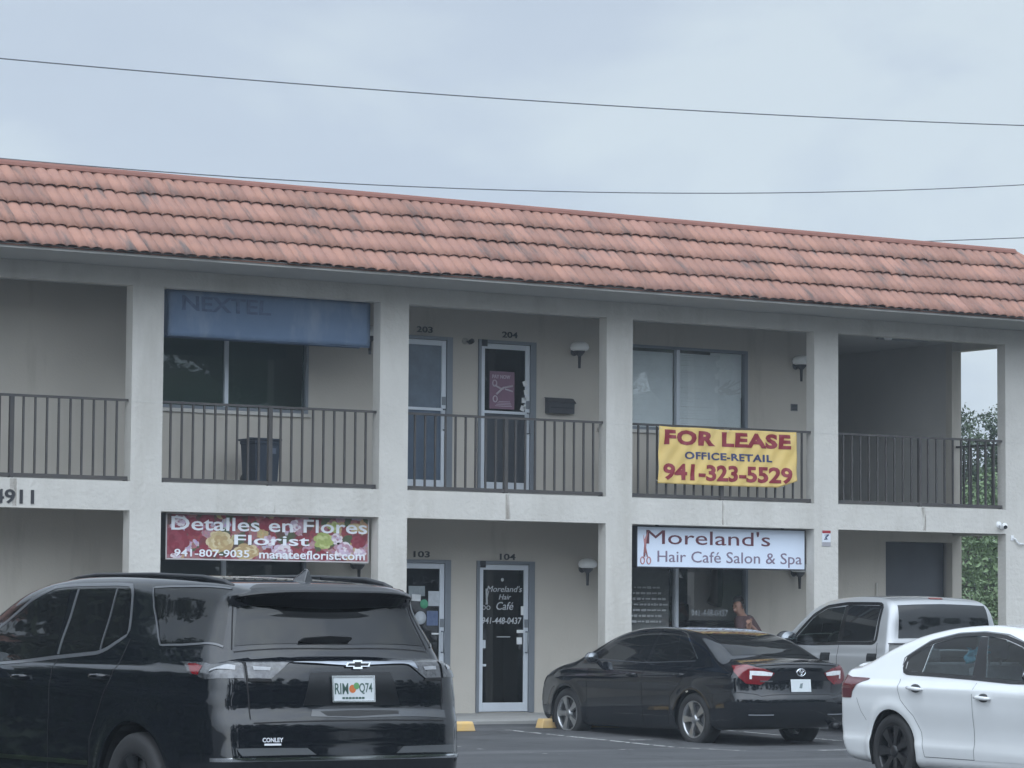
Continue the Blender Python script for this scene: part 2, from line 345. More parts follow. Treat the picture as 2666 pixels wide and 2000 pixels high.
mb = MB(); mb.tube([(17.52, D-.02, .14), (17.52, D-.02, 2.1)], .018); mb.build('corner_line', mat('pale conduit', (.55, .53, .48), .6), bld)  # thin pipe added to draw the pale line at the wall corner
mb = MB(); mb.box(XE-.19, XE-.001, .191, D-.001, ZB, ZS); mb.build('end_beam', STUCCO, bld); mb = MB(); mb.box(XE-.19, XE-.001, .191, D-.001, ZT, 5.968); mb.build('end_beam', STUCCO, bld)
# room interiors behind the glass
mb = MB(); mb.box(4.2, 4.3, D+.152, 8.848, .128, 2.947); mb.box(12.0, 12.1, D+.152, 8.848, .128, 2.947); mb.box(9.85, 9.93, D+.152, 8.848, .128, 2.947)
mb.box(4.302, 9.848, 3.6, 3.7, .128, 2.947); mb.box(9.932, 11.998, 3.8, 3.9, .128, 2.947); mb.box(12.102, 17.568, 2.36, 2.46, .128, 2.947)
mb.box(4.2, 4.3, D+.152, 8.848, 3.302, 5.968); mb.box(12.0, 12.1, D+.152, 8.848, 3.302, 5.968); mb.box(9.85, 9.93, D+.152, 8.848, 3.302, 5.968); mb.box(4.302, 9.848, 2.5, 2.6, 3.302, 5.968)
mb.box(9.932, 11.998, 4.4, 4.5, 3.302, 5.968)
mb.build('partition_wall', mat('shop interior paint', (.78, .77, .74), .8, noise=(1, .1)), bld)
mb = MB(); mb.box(XL+.16, 17.568, D+.152, 8.845, .1, .136); mb.build('shop_floor', mat('grey shop floor', (.34, .33, .31), .5), bld)

# roof: four courses of barrel tiles on a sloping mansard with a hip at the right-hand end
EY, EZ, RUN, RISE = -1.25, 6.085, 1.40, 1.19
def tile_slope(o, along, inward, length, hip0, hip1, name):
    """o: eave corner; along: unit vector along the eave; inward: horizontal unit vector up the slope; hip0/hip1: True where that end is mitred"""
    o, along, inward = Vector(o), Vector(along), Vector(inward); up = Vector((0, 0, 1))
    sl = (inward*RUN+up*RISE); sl_u = sl.normalized(); nrm = (up*RUN-inward*RISE).normalized(); P = .167
    m = MB(); nper = int(length/P)+1; per = 8; nx = nper*per; rng = random.Random(3)
    for c in range(4):
        s0, s1 = c*.25-.012, (c+1)*.25+.02
        if c == 3: s1 = 1.0
        jit = [(rng.uniform(-.004, .004), rng.uniform(-.010, .010)) for _ in range(nper//2+2)]
        rows = [(s0+.001, .048, True), (s0, .057, False), (s0+.12, .048, False), (s1, .022, False)]
        vid = len(m.v)
        low = []
        for (s, h, lip) in rows:
            for i in range(nx+1):
                u = i/per; ph = u % 1; j = jit[int(u/2) % len(jit)]
                prof = .027*(abs(math.sin(math.pi*ph))**.75)-.006*(1 if ph < .06 or ph > .94 else 0)
                ss = s+j[1]*(1 if s < s1-.1 else .2); hh = h+prof+j[0]
                
                a0 = ss*RUN if hip0 else 0; a1 = length-(ss*RUN if hip1 else 0)
                x = min(max(i*P/per, a0), a1)
                m.v.append(tuple(o+along*x+sl*ss+nrm*hh))
        w = nx+1
        for r in range(len(rows)-1):
            for i in range(nx):
                m.f.append((vid+r*w+i, vid+r*w+i+1, vid+(r+1)*w+i+1, vid+(r+1)*w+i)); m.sm.append(r > 0)
    return m.build(name, TILE, bld, recalc=False)
XR = XE+1.25
front = tile_slope((XL, EY, EZ), (1, 0, 0), (0, 1, 0), XR-XL, False, True, 'roof')
side = tile_slope((XR, EY, EZ), (0, 1, 0), (-1, 0, 0), 10+1.25, True, False, 'side_roof')
mb = MB(); mb.box(XL, XR-RUN+.03, EY+RUN-.03, EY+RUN+.17, EZ+RISE-.02, EZ+RISE+.085); mb.box(XL, XR-RUN, EY+RUN-.085, EY+RUN-.031, EZ+RISE+.005, EZ+RISE+.06)
mb.box(XR-RUN-.17, XR-RUN+.03, EY+RUN+.172, 9, EZ+RISE-.02, EZ+RISE+.085)
mb.build('roof_coping', COPING, front, bevel=.008)
m = MB(); nrm_ = Vector((0, -RISE, RUN)).normalized()*.004
m.add([(XL, EY+nrm_.y, EZ+nrm_.z), (XR-.02, EY+nrm_.y, EZ+nrm_.z), (XR-RUN-.02, EY+RUN+nrm_.y, EZ+RISE+nrm_.z), (XL, EY+RUN+nrm_.y, EZ+RISE+nrm_.z)], [(0, 1, 2, 3)]); m.build('roof_underlay', TILE, front)
mb = MB(); hp0, hp1 = Vector((XR, EY, EZ+.05)), Vector((XR-RUN, EY+RUN, EZ+RISE+.03))
for k in range(5):
    a_, b_ = hp0.lerp(hp1, k/5), hp0.lerp(hp1, (k+1.1)/5); mb.tube([a_, b_], [.055, .045], 10)
mb.build('hip_cap', TILE, front)
mb = MB(); mb.box(XL, XR-.09, EY+.07, -.002, 6.062, 6.072); mb.build('soffit', SOFFIT, bld)
mb = MB(); mb.box(XL, XR-.02, EY+.022, EY+.068, 6.058, 6.122); mb.build('eave_board', mat('eave board paint', (.38, .37, .35), .8, noise=(2, .15)), bld)
mb = MB(); mb.box(XR-.088, XR-.066, EY+.03, 9, 6.055, 6.10); mb.box(XE+.002, XR-.09, 0, 9, 6.062, 6.072); mb.build('eave_fascia', SOFFIT, bld)
mb = MB(); mb.box(XL, XE, .26, 9, 6.10, 7.1); mb.build('parapet', SOFFIT, bld)

# railings: one per bay, each baluster a piece of its railing
bal_me = None
def railing(x0, x1, y, along='x', ymax=None):
    m = MB(); zt_, zb_ = 4.30, 3.315
    if along == 'x':
        m.box(x0+.01, x1-.01, y-.022, y+.022, zt_, zt_+.032); m.box(x0+.01, x1-.01, y-.018, y+.018, zb_-.05, zb_)
        xm = (x0+x1)/2; m.box(xm-.028, xm+.028, y-.028, y+.028, zb_-.068, zt_-.001)
        m.box(x1-.05, x1-.011, y-.04, y+.04, zb_-.062, zb_-.052); m.box(x0+.011, x0+.05, y-.04, y+.04, zb_-.062, zb_-.052)
    else:
        m.box(y-.022, y+.022, x0, x1, zt_-.02, zt_+.012); m.box(y-.018, y+.018, x0, x1, zb_-.05, zb_)
    r = m.build('railing', RAILM, bld)
    global bal_me
    n = round((x1-x0)/.168)
    for i in range(1, n):
        p = x0+(x1-x0)*i/n
        if along == 'x' and abs(p-(x0+x1)/2) < .04: continue
        if bal_me is None:
            q = MB(); q.box(-.0125, .0125, -.0125, .0125, zb_, zt_); b = q.build('baluster', RAILM, r); bal_me = b
        else:
            b = bal_me.copy(); COL.objects.link(b); b.parent = r
        b.location = (p, y, 0) if along == 'x' else (y, p, -.02 if False else 0)
for k in range(-1, 5): railing(k*B+W5, (k+1)*B, .09)
railing(.20, D-.01, XE-.10, 'y')
mb = MB(); mb.tube([(16.6, 4.2, 4.2), (18.6, 4.2, 4.15)], .03); mb.tube([(16.6, 4.2, 3.3), (16.6, 4.2, 4.2)], .03); mb.tube([(18.6, 4.2, 3.3), (18.6, 4.2, 4.15)], .03); mb.build('handrail', RAILM, bld)

# windows
def window(x0, x1, z0, z1, mull, paneL, paneR, blind=None):
    y = D; m = MB(); t = .045
    m.box(x0+.002, x1-.002, y-.018, y+.09, z1-t, z1-.002); m.box(x0+.002, x1-.002, y-.018, y+.09, z0+.002, z0+t)
    m.box(x0+.002, x0+t, y-.018, y+.09, z0+t, z1-t); m.box(x1-t, x1-.002, y-.018, y+.09, z0+t, z1-t)
    f = m.build('window', ALUDK, bld)
    m = MB(); m.box(mull-.028, mull+.028, y-.012, y+.07, z0+t+.001, z1-t-.001); m.build('mullion', ALU, f)
    for a_, b_, gm in ((x0+t, mull-.028, paneL), (mull+.028, x1-t, paneR)):
        m = MB(); m.box(a_, b_, y+.03, y+.036, z0+t, z1-t); m.build('pane', gm, f)
    m = MB(); m.box(x0-.03, x1+.03, y-.05, y-.001, z0-.05, z0-.001); m.build('sill', STUCCO, f)
    if blind:
        for a_, b_, dmg in ((x0+t+.02, mull-.05, False), (mull+.05, x1-t-.03, True)):
            m = MB(); nz = int((z1-z0-.12)/.026)
            for i in range(nz):
                zc = z0+.06+i*.026; bb = b_
                if dmg and zc > z0+.58: bb = b_-.42+.05*math.sin(zc*31)-.05*random.random()
                sag = random.uniform(-.003, .003)
                v = [(a_, y+.066, zc-.013+sag), (bb, y+.066, zc-.013), (bb, y+.069, zc+.0135), (a_, y+.069, zc+.0135+sag)]
                m.add(v, [(0, 1, 2, 3)])
            m.build('blind', blind, f)
        m = MB(); r_ = random.Random(5)                      # broken slats hanging askew in the corner
        for i in range(16):
            zc = z0+.52+r_.uniform(0, .18); xa = x1-t-.42+r_.uniform(-.05, .06); an = r_.uniform(-.5, .7); ln = r_.uniform(.2, .42)
            dx, dz = ln*math.cos(an), ln*math.sin(an)
            xb = min(xa+dx, x1-t-.03)
            m.add([(xa, y+.075, zc), (xb, y+.075, zc+dz), (xb, y+.070, zc+dz+.024), (xa, y+.070, zc+.024)], [(0, 1, 2, 3)])
        m.build('broken_slat', mat('white slat', (.78, .80, .80), .5), f)
        m = MB(); m.box(x1-t-.60, x1-t-.01, y+.082, y+.087, z0+.56, z1-.05); m.build('window_film', mat('pale film', (.92, .95, .96), .4), f)
    return f
window(4.70, 7.285, 4.35, 5.62, 5.99, PANEUP, PANEUP)
BLIND = mat('closed blind', (.86, .90, .91), .55, noise=(3, .1))
window(12.25, 15.0, 4.35, 5.63, 13.69, glass('clear pane', (.97, .98, .98), .9), glass('clear pane', (.8, .8, .8)), BLIND)
window(4.70, 7.285, .95, 2.36, 5.99, PANE, PANE)
salon_win = window(12.25, 15.01, .95, 2.36, 13.68, glass('salon glass', (.93, .93, .93), .9), glass('salon glass', (.93, .93, .93), .9))
# faint white lettering and lists on the salon panes
FILM = mat('white vinyl lettering', (.44, .46, .48), .6)
mb = MB(); text_into(mb, '941-448-0437', 13.97, 14.66, 1.555, 1.66, D+.028, bold=.012); mb.build('vinyl_phone_number', FILM, salon_win)
mb = MB(); r_ = random.Random(2)
for row in range(7):
    z = 1.98-row*.085; x = 12.86+r_.uniform(0, .06)
    while x < 13.5-r_.uniform(0, .15):
        w = r_.uniform(.03, .09); h = r_.uniform(.010, .018); mb.box(x, x+w, D+.026, D+.029, z-h, z+h); x += w+r_.uniform(.012, .03)
mb.build('vinyl_lettering', mat('grey vinyl', (.42, .43, .44), .7), salon_win)

m = MB(); m.box(12.30, 13.62, D+.12, D+.14, .96, 2.34); m.build('daylight_board', mat('grey daylight board', (.36, .365, .36), .8, noise=(3, .2)), salon_win)  # board added close behind the pane to catch daylight and lighten it
# doors
GLD = glass('dark door glass', (.16, .17, .19), .9); GLC = glass('door glass', (.36, .37, .38), .95)
FILMB = mat('blue grey film', (.125, .16, .205), .25, noise=(6, .22)); FILMD = mat('blue kick film', (.075, .105, .15), .3, noise=(6, .2)); KICKDK = mat('dark lower panel', (.035, .04, .048), .35)
def door(x0, x1, z0, z1, upper, lower=None, mid=None, number='', nx=0, nz=0, label=None, frame_x=.05, paper=False):
    y = D; m = MB(); st, bt = .085, .13          # leaf rails
    a_, b_ = x0+frame_x, x1-frame_x-.055; tz, bz = z1-.055, z0+.012
    m.box(a_, a_+st*.75, y-.012, y+.033, bz, tz); m.box(b_-st*.9, b_, y-.012, y+.033, bz, tz)
    m.box(a_+st*.75, b_-st*.9, y-.012, y+.033, tz-.075, tz); m.box(a_+st*.75, b_-st*.9, y-.012, y+.033, bz, bz+bt)
    d = m.build('door', ALU, bld, bevel=.004)
    if label: haslabel(d, label)
    m = MB(); m.box(x0+.001, a_-.004, y-.03, y+.10, z0, z1-.001); m.box(b_+.004, x1-.001, y-.03, y+.10, z0, z1-.001); m.box(a_-.004, b_+.004, y-.03, y+.10, tz+.004, z1-.001)
    m.build('door_frame', ALUDK, d, bevel=.003)
    m = MB(); m.box(a_-.004, a_+.09, y-.036, y-.031, z1-.10, z1-.002); m.build('hinge', DARK, d)
    gx0, gx1, gz0, gz1 = a_+st*.75, b_-st*.9, bz+bt, tz-.075
    zz = gz0
    if mid:
        m = MB(); m.box(gx0, gx1, y-.014, y+.03, mid-.02, mid+.02); m.build('midrail', ALU, d)
        m = MB(); m.box(gx0, gx1, y+.006, y+.012, gz0, mid-.02); m.build('lower_panel', lower, d); zz = mid+.02
    m = MB(); m.box(gx0, gx1, y+.006, y+.012, zz, gz1); m.build('pane', upper, d)
    m = MB(); hz = z0+1.03; hx = b_-st*.45
    m.tube([(hx, y-.012, hz+.14), (hx, y-.075, hz+.14), (hx, y-.075, hz-.16), (hx, y-.012, hz-.16)], .012); m.box(hx-.03, hx+.03, y-.02, y-.012, hz+.2, hz+.32)
    m.build('handle', ALUDK, d)
    m = MB(); text_into(m, number, nx, nx+.27, nz, nz+.09, D-.002, bold=.02, depth=.008); m.build('house_number', LETTER, bld)
    return d
d203 = door(8.665, 9.665, 3.34, 5.56, FILMB, FILMD, 4.505, '203', 9.06, 5.605, 'aluminium door with blue grey film in its glass, under the number 203')
d204 = door(10.11, 11.11, 3.34, 5.56, GLD, KICKDK, 4.505, '204', 10.52, 5.605, 'aluminium door with dark glass and a purple poster, under the number 204')
d103 = door(8.665, 9.665, .138, 2.335, GLC, None, None, '103', 9.045, 2.365, 'aluminium glass door with paper notices, under the number 103')
d104 = door(10.11, 11.11, .138, 2.335, GLC, None, None, '104', 10.51, 2.352, 'aluminium glass door with white salon lettering, under the number 104')
def sticker(x0, x1, z0, z1, m_, par, name='sticker', y=D-.001, ang=0):
    q = MB(); M = Matrix.Translation(((x0+x1)/2, 0, (z0+z1)/2)) @ Matrix.Rotation(ang, 4, 'Y') @ Matrix.Translation((-(x0+x1)/2, 0, -(z0+z1)/2))
    q.box(x0, x1, y-.002, y+.005, z0, z1, M); return q.build(name, m_, par)
PAPER = mat('notice paper', (.52, .56, .60), .7, noise=(14, .2)); PALE = mat('white paper', (.70, .72, .73), .7, noise=(20, .15))
GREENS = mat('green sticker', (.08, .36, .20), .5); BLUEP = mat('blue poster paper', (.06, .095, .20), .5, noise=(14, .4, (.12, .16, .26)))
sticker(8.97, 9.24, 1.81, 1.955, mat('grey notice', (.30, .34, .36), .6, noise=(18, .3)), d103); sticker(9.02, 9.17, 1.74, 1.835, PALE, d103, y=D-.004, ang=.05)
sticker(9.30, 9.50, 1.67, 1.885, PAPER, d103); sticker(9.275, 9.465, 1.39, 1.60, BLUEP, d103, 'poster'); sticker(9.36, 9.50, 1.262, 1.285, PALE, d103)
m = MB(); m.lathe([(0, .004), (.066, .004), (.066, 0)], 20, Matrix.Translation((9.228, D-.001, 1.698)) @ Matrix.Rotation(R(90), 4, 'X')); m.build('round_sticker', GREENS, d103)
m = MB(); m.lathe([(0, .004), (.095, .004), (.095, 0)], 20, Matrix.Translation((9.17, D-.001, 1.50)) @ Matrix.Rotation(R(90), 4, 'X')); m.build('round_sticker', PAPER, d103)
m = MB(); text_into(m, "Moreland's", 10.29, 10.90, 1.885, 1.975, D+.001, shear=.25); text_into(m, 'Hair', 10.50, 10.71, 1.775, 1.85, D+.001, shear=.25); text_into(m, 'Café', 10.46, 10.75, 1.625, 1.74, D+.001, shear=.25)
text_into(m, '941-448-0437', 10.215, 10.895, 1.42, 1.515, D+.001, bold=.01, shear=.15)
m.tube([(10.285, D-.002, 1.93), (10.295, D-.002, 1.70)], .014, 6); m.tube([(10.325, D-.002, 1.90), (10.275, D-.002, 1.70)], .006, 6)
for cx in (10.24, 10.32):
    m.tube([(cx+.03*math.cos(t*.7), D-.002, 1.655+.028*math.sin(t*.7)) for t in range(10)], .006, 6)
m.lathe([(0, .003), (.026, .003), (.026, 0)], 14, Matrix.Translation((10.56, D+.002, 2.062)) @ Matrix.Rotation(R(90), 4, 'X'))
m.build('vinyl_lettering', FILM, d104)
for q in ((10.815, 10.95, 1.29, 1.335), (10.815, 10.905, 1.125, 1.225), (10.176, 10.275, 1.07, 1.185), (10.178, 10.288, .805, .84), (10.885, 10.958, 1.55, 1.68)): sticker(*q, PALE if q[0] > 10.8 else PAPER, d104)
sticker(10.47, 10.70, 1.225, 1.24, mat('small grey lettering', (.3, .31, .32), .7), d104, 'small_lettering')
for i, (px, pz) in enumerate(((10.92, 4.95), (10.94, 4.82), (10.90, 4.70), (10.93, 4.60), (10.88, 4.58), (10.95, 4.73))): sticker(px-.035, px+.035, pz-.04, pz+.035, PALE, d204, y=D-.014, ang=.2*(i-2))
# address numerals on the balcony beam
mb = MB(); text_into(mb, '4911', 1.83, 2.40, 2.915, 3.10, -.001, bold=.018, depth=.012); mb.build('address_numeral', LETTER, bld)
# ------------------------------------------------------------------ things on the building
WHITEL = mat('white letter', (.74, .76, .80), .5)
def sign_box(name, label, x0, x1, z0, z1, y, depth, frame_m, face_m):
    t = thing(name, label, 'sign', ((x0+x1)/2, y, z0)); cx = (x0+x1)/2
    m = MB(); m.box(x0-cx, x1-cx, .002, depth, 0, z1-z0); m.build('cabinet', frame_m, t, bevel=.006)
    f = MB(); b = .018; f.box(x0-cx+b, x1-cx-b, -.004, .0015, b, z1-z0-b); f.build('sign_face', face_m, t)
    f = MB()
    for (a0, a1, c0, c1) in ((x0-cx, x1-cx, 0, b), (x0-cx, x1-cx, z1-z0-b, z1-z0), (x0-cx, x0-cx+b, b, z1-z0-b), (x1-cx-b, x1-cx, b, z1-z0-b)): f.box(a0, a1, -.008, .0015, c0, c1)
    f.build('sign_frame', frame_m if name != 'florist_sign' else mat('pale sign frame', (.45, .42, .42), .5), t)
    for xx in (x0-cx+.4, x1-cx-.4):
        m = MB(); m.box(xx-.02, xx+.02, .03, .06, z1-z0, 2.95-z0-.002 if z1 < 3 else 5.968-z0); m.build('hanger', BLACKP, t)
    return t
NAVY = mat('dark sign cabinet', (.02, .022, .03), .5)

# salon sign: translucent white face
fs = sign_box('salon_sign', 'white salon sign with dark red name and scissors hanging under the balcony', 11.965, 15.05, 2.248, 2.858, .2, .18, NAVY, mat('white acrylic sign face', (.66, .73, .84), .35, noise=(.6, .05)))
ox, oz = (11.965+15.05)/2, 2.248
m = MB(); text_into(m, "Moreland's", 12.14-ox, 14.385-ox, 2.595-oz, 2.805-oz, -.005, bold=0); m.build('sign_lettering', mat('dark red letter', (.115, .03, .045), .5), fs)
m = MB(); text_into(m, "Hair Café Salon & Spa", 12.34-ox, 14.98-ox, 2.285-oz, 2.50-oz, -.005); m.build('small_lettering', mat('mauve letter', (.20, .155, .215), .5), fs)
m = MB(); m.tube([(12.17-ox, -.006, .53), (12.125-ox, -.006, .40), (12.105-ox, -.006, .16)], [.004, .02, .014], 8); m.tube([(12.09-ox, -.006, .47), (12.12-ox, -.006, .30), (12.16-ox, -.006, .16)], [.003, .014, .010], 8)
for cx in (12.075, 12.185): m.tube([(cx-ox+.034*math.cos(i*.5), -.006, .105+.05*math.sin(i*.5)) for i in range(14)], .009, 8)
m.build('scissors_mark', mat('rose scissors print', (.45, .20, .20), .5), fs)

# florist sign: printed flowers behind white lettering
def flower_face():
    m = mat('flower print', (.30, .06, .08), .45); t = m.node_tree; b = t.nodes['Principled BSDF']; N_ = t.nodes.new; L = t.links.new
    co = N_('ShaderNodeTexCoord'); w = N_('ShaderNodeTexNoise'); w.inputs['Scale'].default_value = 5; w.inputs['Detail'].default_value = 4
    ad = N_('ShaderNodeMix'); ad.data_type = 'RGBA'; ad.blend_type = 'ADD'; ad.inputs[0].default_value = .16
    v = N_('ShaderNodeTexVoronoi'); v.inputs['Scale'].default_value = 9; L(co.outputs['Object'], w.inputs['Vector']); L(co.outputs['Object'], ad.inputs[6]); L(w.outputs['Color'], ad.inputs[7]); L(ad.outputs[2], v.inputs['Vector'])
    s = N_('ShaderNodeSeparateColor'); L(v.outputs['Color'], s.inputs[0]); r = N_('ShaderNodeValToRGB'); r.color_ramp.interpolation = 'CONSTANT'
    cols = [(0, (.23, .045, .058)), (.22, (.10, .05, .04)), (.36, (.30, .12, .13)), (.5, (.07, .085, .045)), (.6, (.36, .20, .24)), (.74, (.17, .035, .045)), (.86, (.42, .30, .16)), (.94, (.42, .36, .44))]
    el = r.color_ramp.elements; el[0].position, el[0].color = 0, (*cols[0][1], 1); el[1].position, el[1].color = cols[1][0], (*cols[1][1], 1)
    for p, c in cols[2:]: e_ = el.new(p); e_.color = (*c, 1)
    L(s.outputs[0], r.inputs['Fac'])
    d = N_('ShaderNodeTexNoise'); d.inputs['Scale'].default_value = 26; d.inputs['Detail'].default_value = 5; L(co.outputs['Object'], d.inputs['Vector'])
    k = N_('ShaderNodeMix'); k.data_type = 'RGBA'; k.blend_type = 'OVERLAY'; k.inputs[0].default_value = .65; L(r.outputs[0], k.inputs[6]); L(d.outputs['Color'], k.inputs[7]); L(k.outputs[2], b.inputs['Base Color'])
    return m
fl = sign_box('florist_sign', 'florist sign with printed flowers and white lettering hanging above the black SUV', 4.392, 7.494, 2.243, 2.862, .2, .2, NAVY, flower_face())
ox, oz = (4.392+7.494)/2, 2.243
def rosette(name, cx, cz, r, cols, sq=1.0, n=5, seed=1):
    """printed flower: overlapping petals in shrinking whorls, each petal tone its own thin layer"""
    rg = random.Random(seed); lay = {}
    k = 0
    for ring in range(n):
        rr = r*(1-ring/(n+.6)); pet = max(3, 8-ring); a0 = rg.uniform(0, 6)
        for p in range(pet):
            a_ = a0+2*math.pi*p/pet+rg.uniform(-.25, .25); px, pz = cx-ox+rr*.55*math.cos(a_), cz-oz+rr*.55*math.sin(a_)*sq; lw, ll = rr*rg.uniform(.30, .46), rr*rg.uniform(.40, .56)
            pts = []
            for i in range(14):
                t_ = 2*math.pi*i/14; u, w = ll*math.cos(t_), lw*math.sin(t_)*(1+.2*math.cos(t_)); pts.append((px+u*math.cos(a_)-w*math.sin(a_), pz+(u*math.sin(a_)+w*math.cos(a_))*sq))
            pts = [(min(max(q[0], 4.412-ox), 7.474-ox), min(max(q[1], 2.263-oz), 2.842-oz)) for q in pts]
            m = lay.setdefault(rg.randrange(len(cols)), MB()); d = .0041+.00009*k; k += 1; m.prism(pts, d, d+.00006, FRONT)
    for c_, m in lay.items(): m.build(name, cols[c_], fl)
YR = [mat('yellow petal', (.54, .42, .22), .5, noise=(14, .25)), mat('pale yellow petal', (.62, .52, .32), .5, noise=(14, .2)), mat('amber petal', (.44, .31, .15), .5, noise=(14, .2))]
RR = [mat('red petal', (.28, .05, .075), .5, noise=(12, .35)), mat('deep red petal', (.23, .025, .045), .5, noise=(12, .3))]
GR = [mat('green bloom', (.36, .42, .13), .5, noise=(20, .3)), mat('pale green bloom', (.50, .54, .24), .5, noise=(20, .25))]
PK = [mat('pink petal', (.46, .27, .34), .5, noise=(16, .3)), mat('lilac petal', (.60, .48, .60), .5, noise=(16, .3)), mat('pale petal', (.72, .66, .70), .5, noise=(16, .2))]
rosette('printed_rose', 5.20, 2.49, .205, YR, .72, 5, 1); rosette('printed_rose', 5.60, 2.36, .20, YR, .55, 4, 2); rosette('printed_rose', 4.52, 2.47, .22, RR, .95, 6, 3); rosette('printed_rose', 4.80, 2.68, .14, RR, .9, 4, 8)
rosette('printed_bloom', 6.78, 2.54, .16, GR, .7, 4, 4); rosette('printed_lily', 7.10, 2.42, .15, PK, .75, 4, 5); rosette('printed_lily', 6.15, 2.38, .16, PK, .6, 4, 6); rosette('printed_bloom', 7.28, 2.72, .12, YR, .55, 4, 7); rosette('printed_lily', 6.55, 2.36, .12, [RR[0], PK[0]], .8, 4, 9)
for i_, (cx_, cz_, r_, c_) in enumerate(((4.95, 2.36, .12, RR), (4.60, 2.76, .10, PK), (5.0, 2.78, .11, RR), (5.45, 2.76, .10, RR), (5.9, 2.74, .12, RR), (5.95, 2.52, .10, PK), (6.35, 2.72, .11, PK), (6.42, 2.52, .10, RR), (6.95, 2.72, .10, GR), (6.98, 2.56, .10, PK), (7.32, 2.52, .12, RR), (7.36, 2.38, .10, PK), (4.55, 2.32, .09, PK), (6.75, 2.33, .10, RR))): rosette('printed_bloom', cx_, cz_, r_, c_, .75, 3, 40+i_)
m = MB(); text_into(m, 'Detalles en Flores', 4.47-ox, 7.46-ox, 2.635-oz, 2.815-oz, -.0085, bold=.010); text_into(m, 'Florist', 5.41-ox, 6.56-ox, 2.455-oz, 2.59-oz, -.0085, bold=.012)
text_into(m, '941-807-9035', 4.52-ox, 5.64-ox, 2.285-oz, 2.385-oz, -.0085, bold=.014); text_into(m, 'manateeflorist.com', 5.79-ox, 7.43-ox, 2.277-oz, 2.395-oz, -.0085, bold=.014)
m.build('sign_lettering', WHITEL, fl)

# faded blue canvas sign in the upper bay
def blue_canvas():
    m = mat('faded blue canvas', (.115, .175, .275), .75, noise=(2.2, .22, (.145, .205, .31)), streak=((2.4, 1, .8), (.20, .255, .345), .50, .70), bump=(2.2, .35, .03)); return m
t = thing('canvas_sign', 'faded blue canvas sign with ghosted lettering in the upper balcony bay', 'sign', (5.95, .25, 5.22)); ox, oz = 5.95, 5.22
def canvas_y(u, w): return -.016*math.sin(u*9+w*2)*(.3+.7*(1-abs(2*w-1)))-.008*math.sin(u*31+w*7)-.005*math.sin(u*14-w*9)
m = MB(); nx, nz = 48, 10
for j in range(nz+1):
    for i in range(nx+1):
        u, w = i/nx, j/nz; x = -1.545+3.10*u; z = (-.006+.016*u)*(1-w)+w*.635
        m.v.append((x, canvas_y(u, w), z))
for j in range(nz):
    for i in range(nx): m.f.append((j*(nx+1)+i, j*(nx+1)+i+1, (j+1)*(nx+1)+i+1, (j+1)*(nx+1)+i)); m.sm.append(True)
cv = m.build('canvas', blue_canvas(), t); md = cv.modifiers.new('thick', 'SOLIDIFY'); md.thickness = .008; md.offset = -1
m = MB(); m.box(-1.55, 1.56, .014, .05, .60, .64); m.box(-1.55, 1.56, .014, .05, -.01, .03); m.box(-1.55, -1.51, .014, .30, .03, .60); m.box(1.53, 1.57, .014, .30, .03, .60); m.box(-1.55, 1.57, .30, .33, 0, .64)
for xx in (-1.1, 1.1): m.box(xx-.02, xx+.02, .15, .19, .64, .745)
m.build('sign_frame', mat('blue sign frame', (.10, .15, .24), .6), t)
GH = mat('ghosted dark blue lettering', (.075, .10, .165), .8, noise=(9, .4, (.12, .17, .27))); GL = mat('ghosted pale lettering', (.20, .26, .37), .8, noise=(7, .4, (.15, .21, .33)))
m = MB(); text_into(m, 'NEXTEL', 4.60-ox, 5.95-ox, .345, .545, -.010, bold=.02, depth=.006); m.v = [(x, y+canvas_y((x+1.545)/3.10, z/.635), z) for x, y, z in m.v]; m.build('sign_lettering', GH, t)
m = MB(); text_into(m, 'Authorized', 4.62-ox, 5.22-ox, .225, .285, -.022, depth=.003); text_into(m, 'Dealer', 5.42-ox, 6.02-ox, .215, .275, -.022, depth=.003) if False else None
m.v and m.build('faint_lettering', GL, t) if False else None

# yellow lease banner tied to the railing
t = thing('lease_banner', 'yellow vinyl lease banner with red lettering tied to the upstairs railing', 'banner', (13.47, .04, 3.44)); ox, oz = 13.47, 3.44
def ban_y(x, z):           # creases and sag of the cloth
    return -.030+.012*math.sin(x*3.1+z*2.2)+.010*math.sin((x+1.3*z)*8.5)*(.3+.7*z)+.007*math.sin((x*1.4-z)*17+1)-.03*math.exp(-((x-1.05)/.25)**2-((z-.12)/.18)**2)
def ban_p(u, w):           # u,w in 0..1 -> sheet point
    x = -1.25+2.51*u; z = .03+.83*w-.005*math.sin(u*math.pi*5)*(w)
    if u > .86: z += max(0, (u-.86)/.14)*.10*(1-w)**2
    z -= .012*math.sin(math.pi*u)*w*.6
    z -= .008*u*(1-u)*4*(1-w)
    return x, z
m = MB(); nx, nz = 90, 30
for j in range(nz+1):
    for i in range(nx+1):
        x, z = ban_p(i/nx, j/nz); m.v.append((x, ban_y(x, z), z))
for j in range(nz):
    for i in range(nx): m.f.append((j*(nx+1)+i, j*(nx+1)+i+1, (j+1)*(nx+1)+i+1, (j+1)*(nx+1)+i)); m.sm.append(True)
bn = m.build('banner_sheet', mat('yellow vinyl', (.72, .51, .16), .5, noise=(2.5, .12, (.66, .48, .18))), t); md = bn.modifiers.new('thick', 'SOLIDIFY'); md.thickness = .004; md.offset = 1
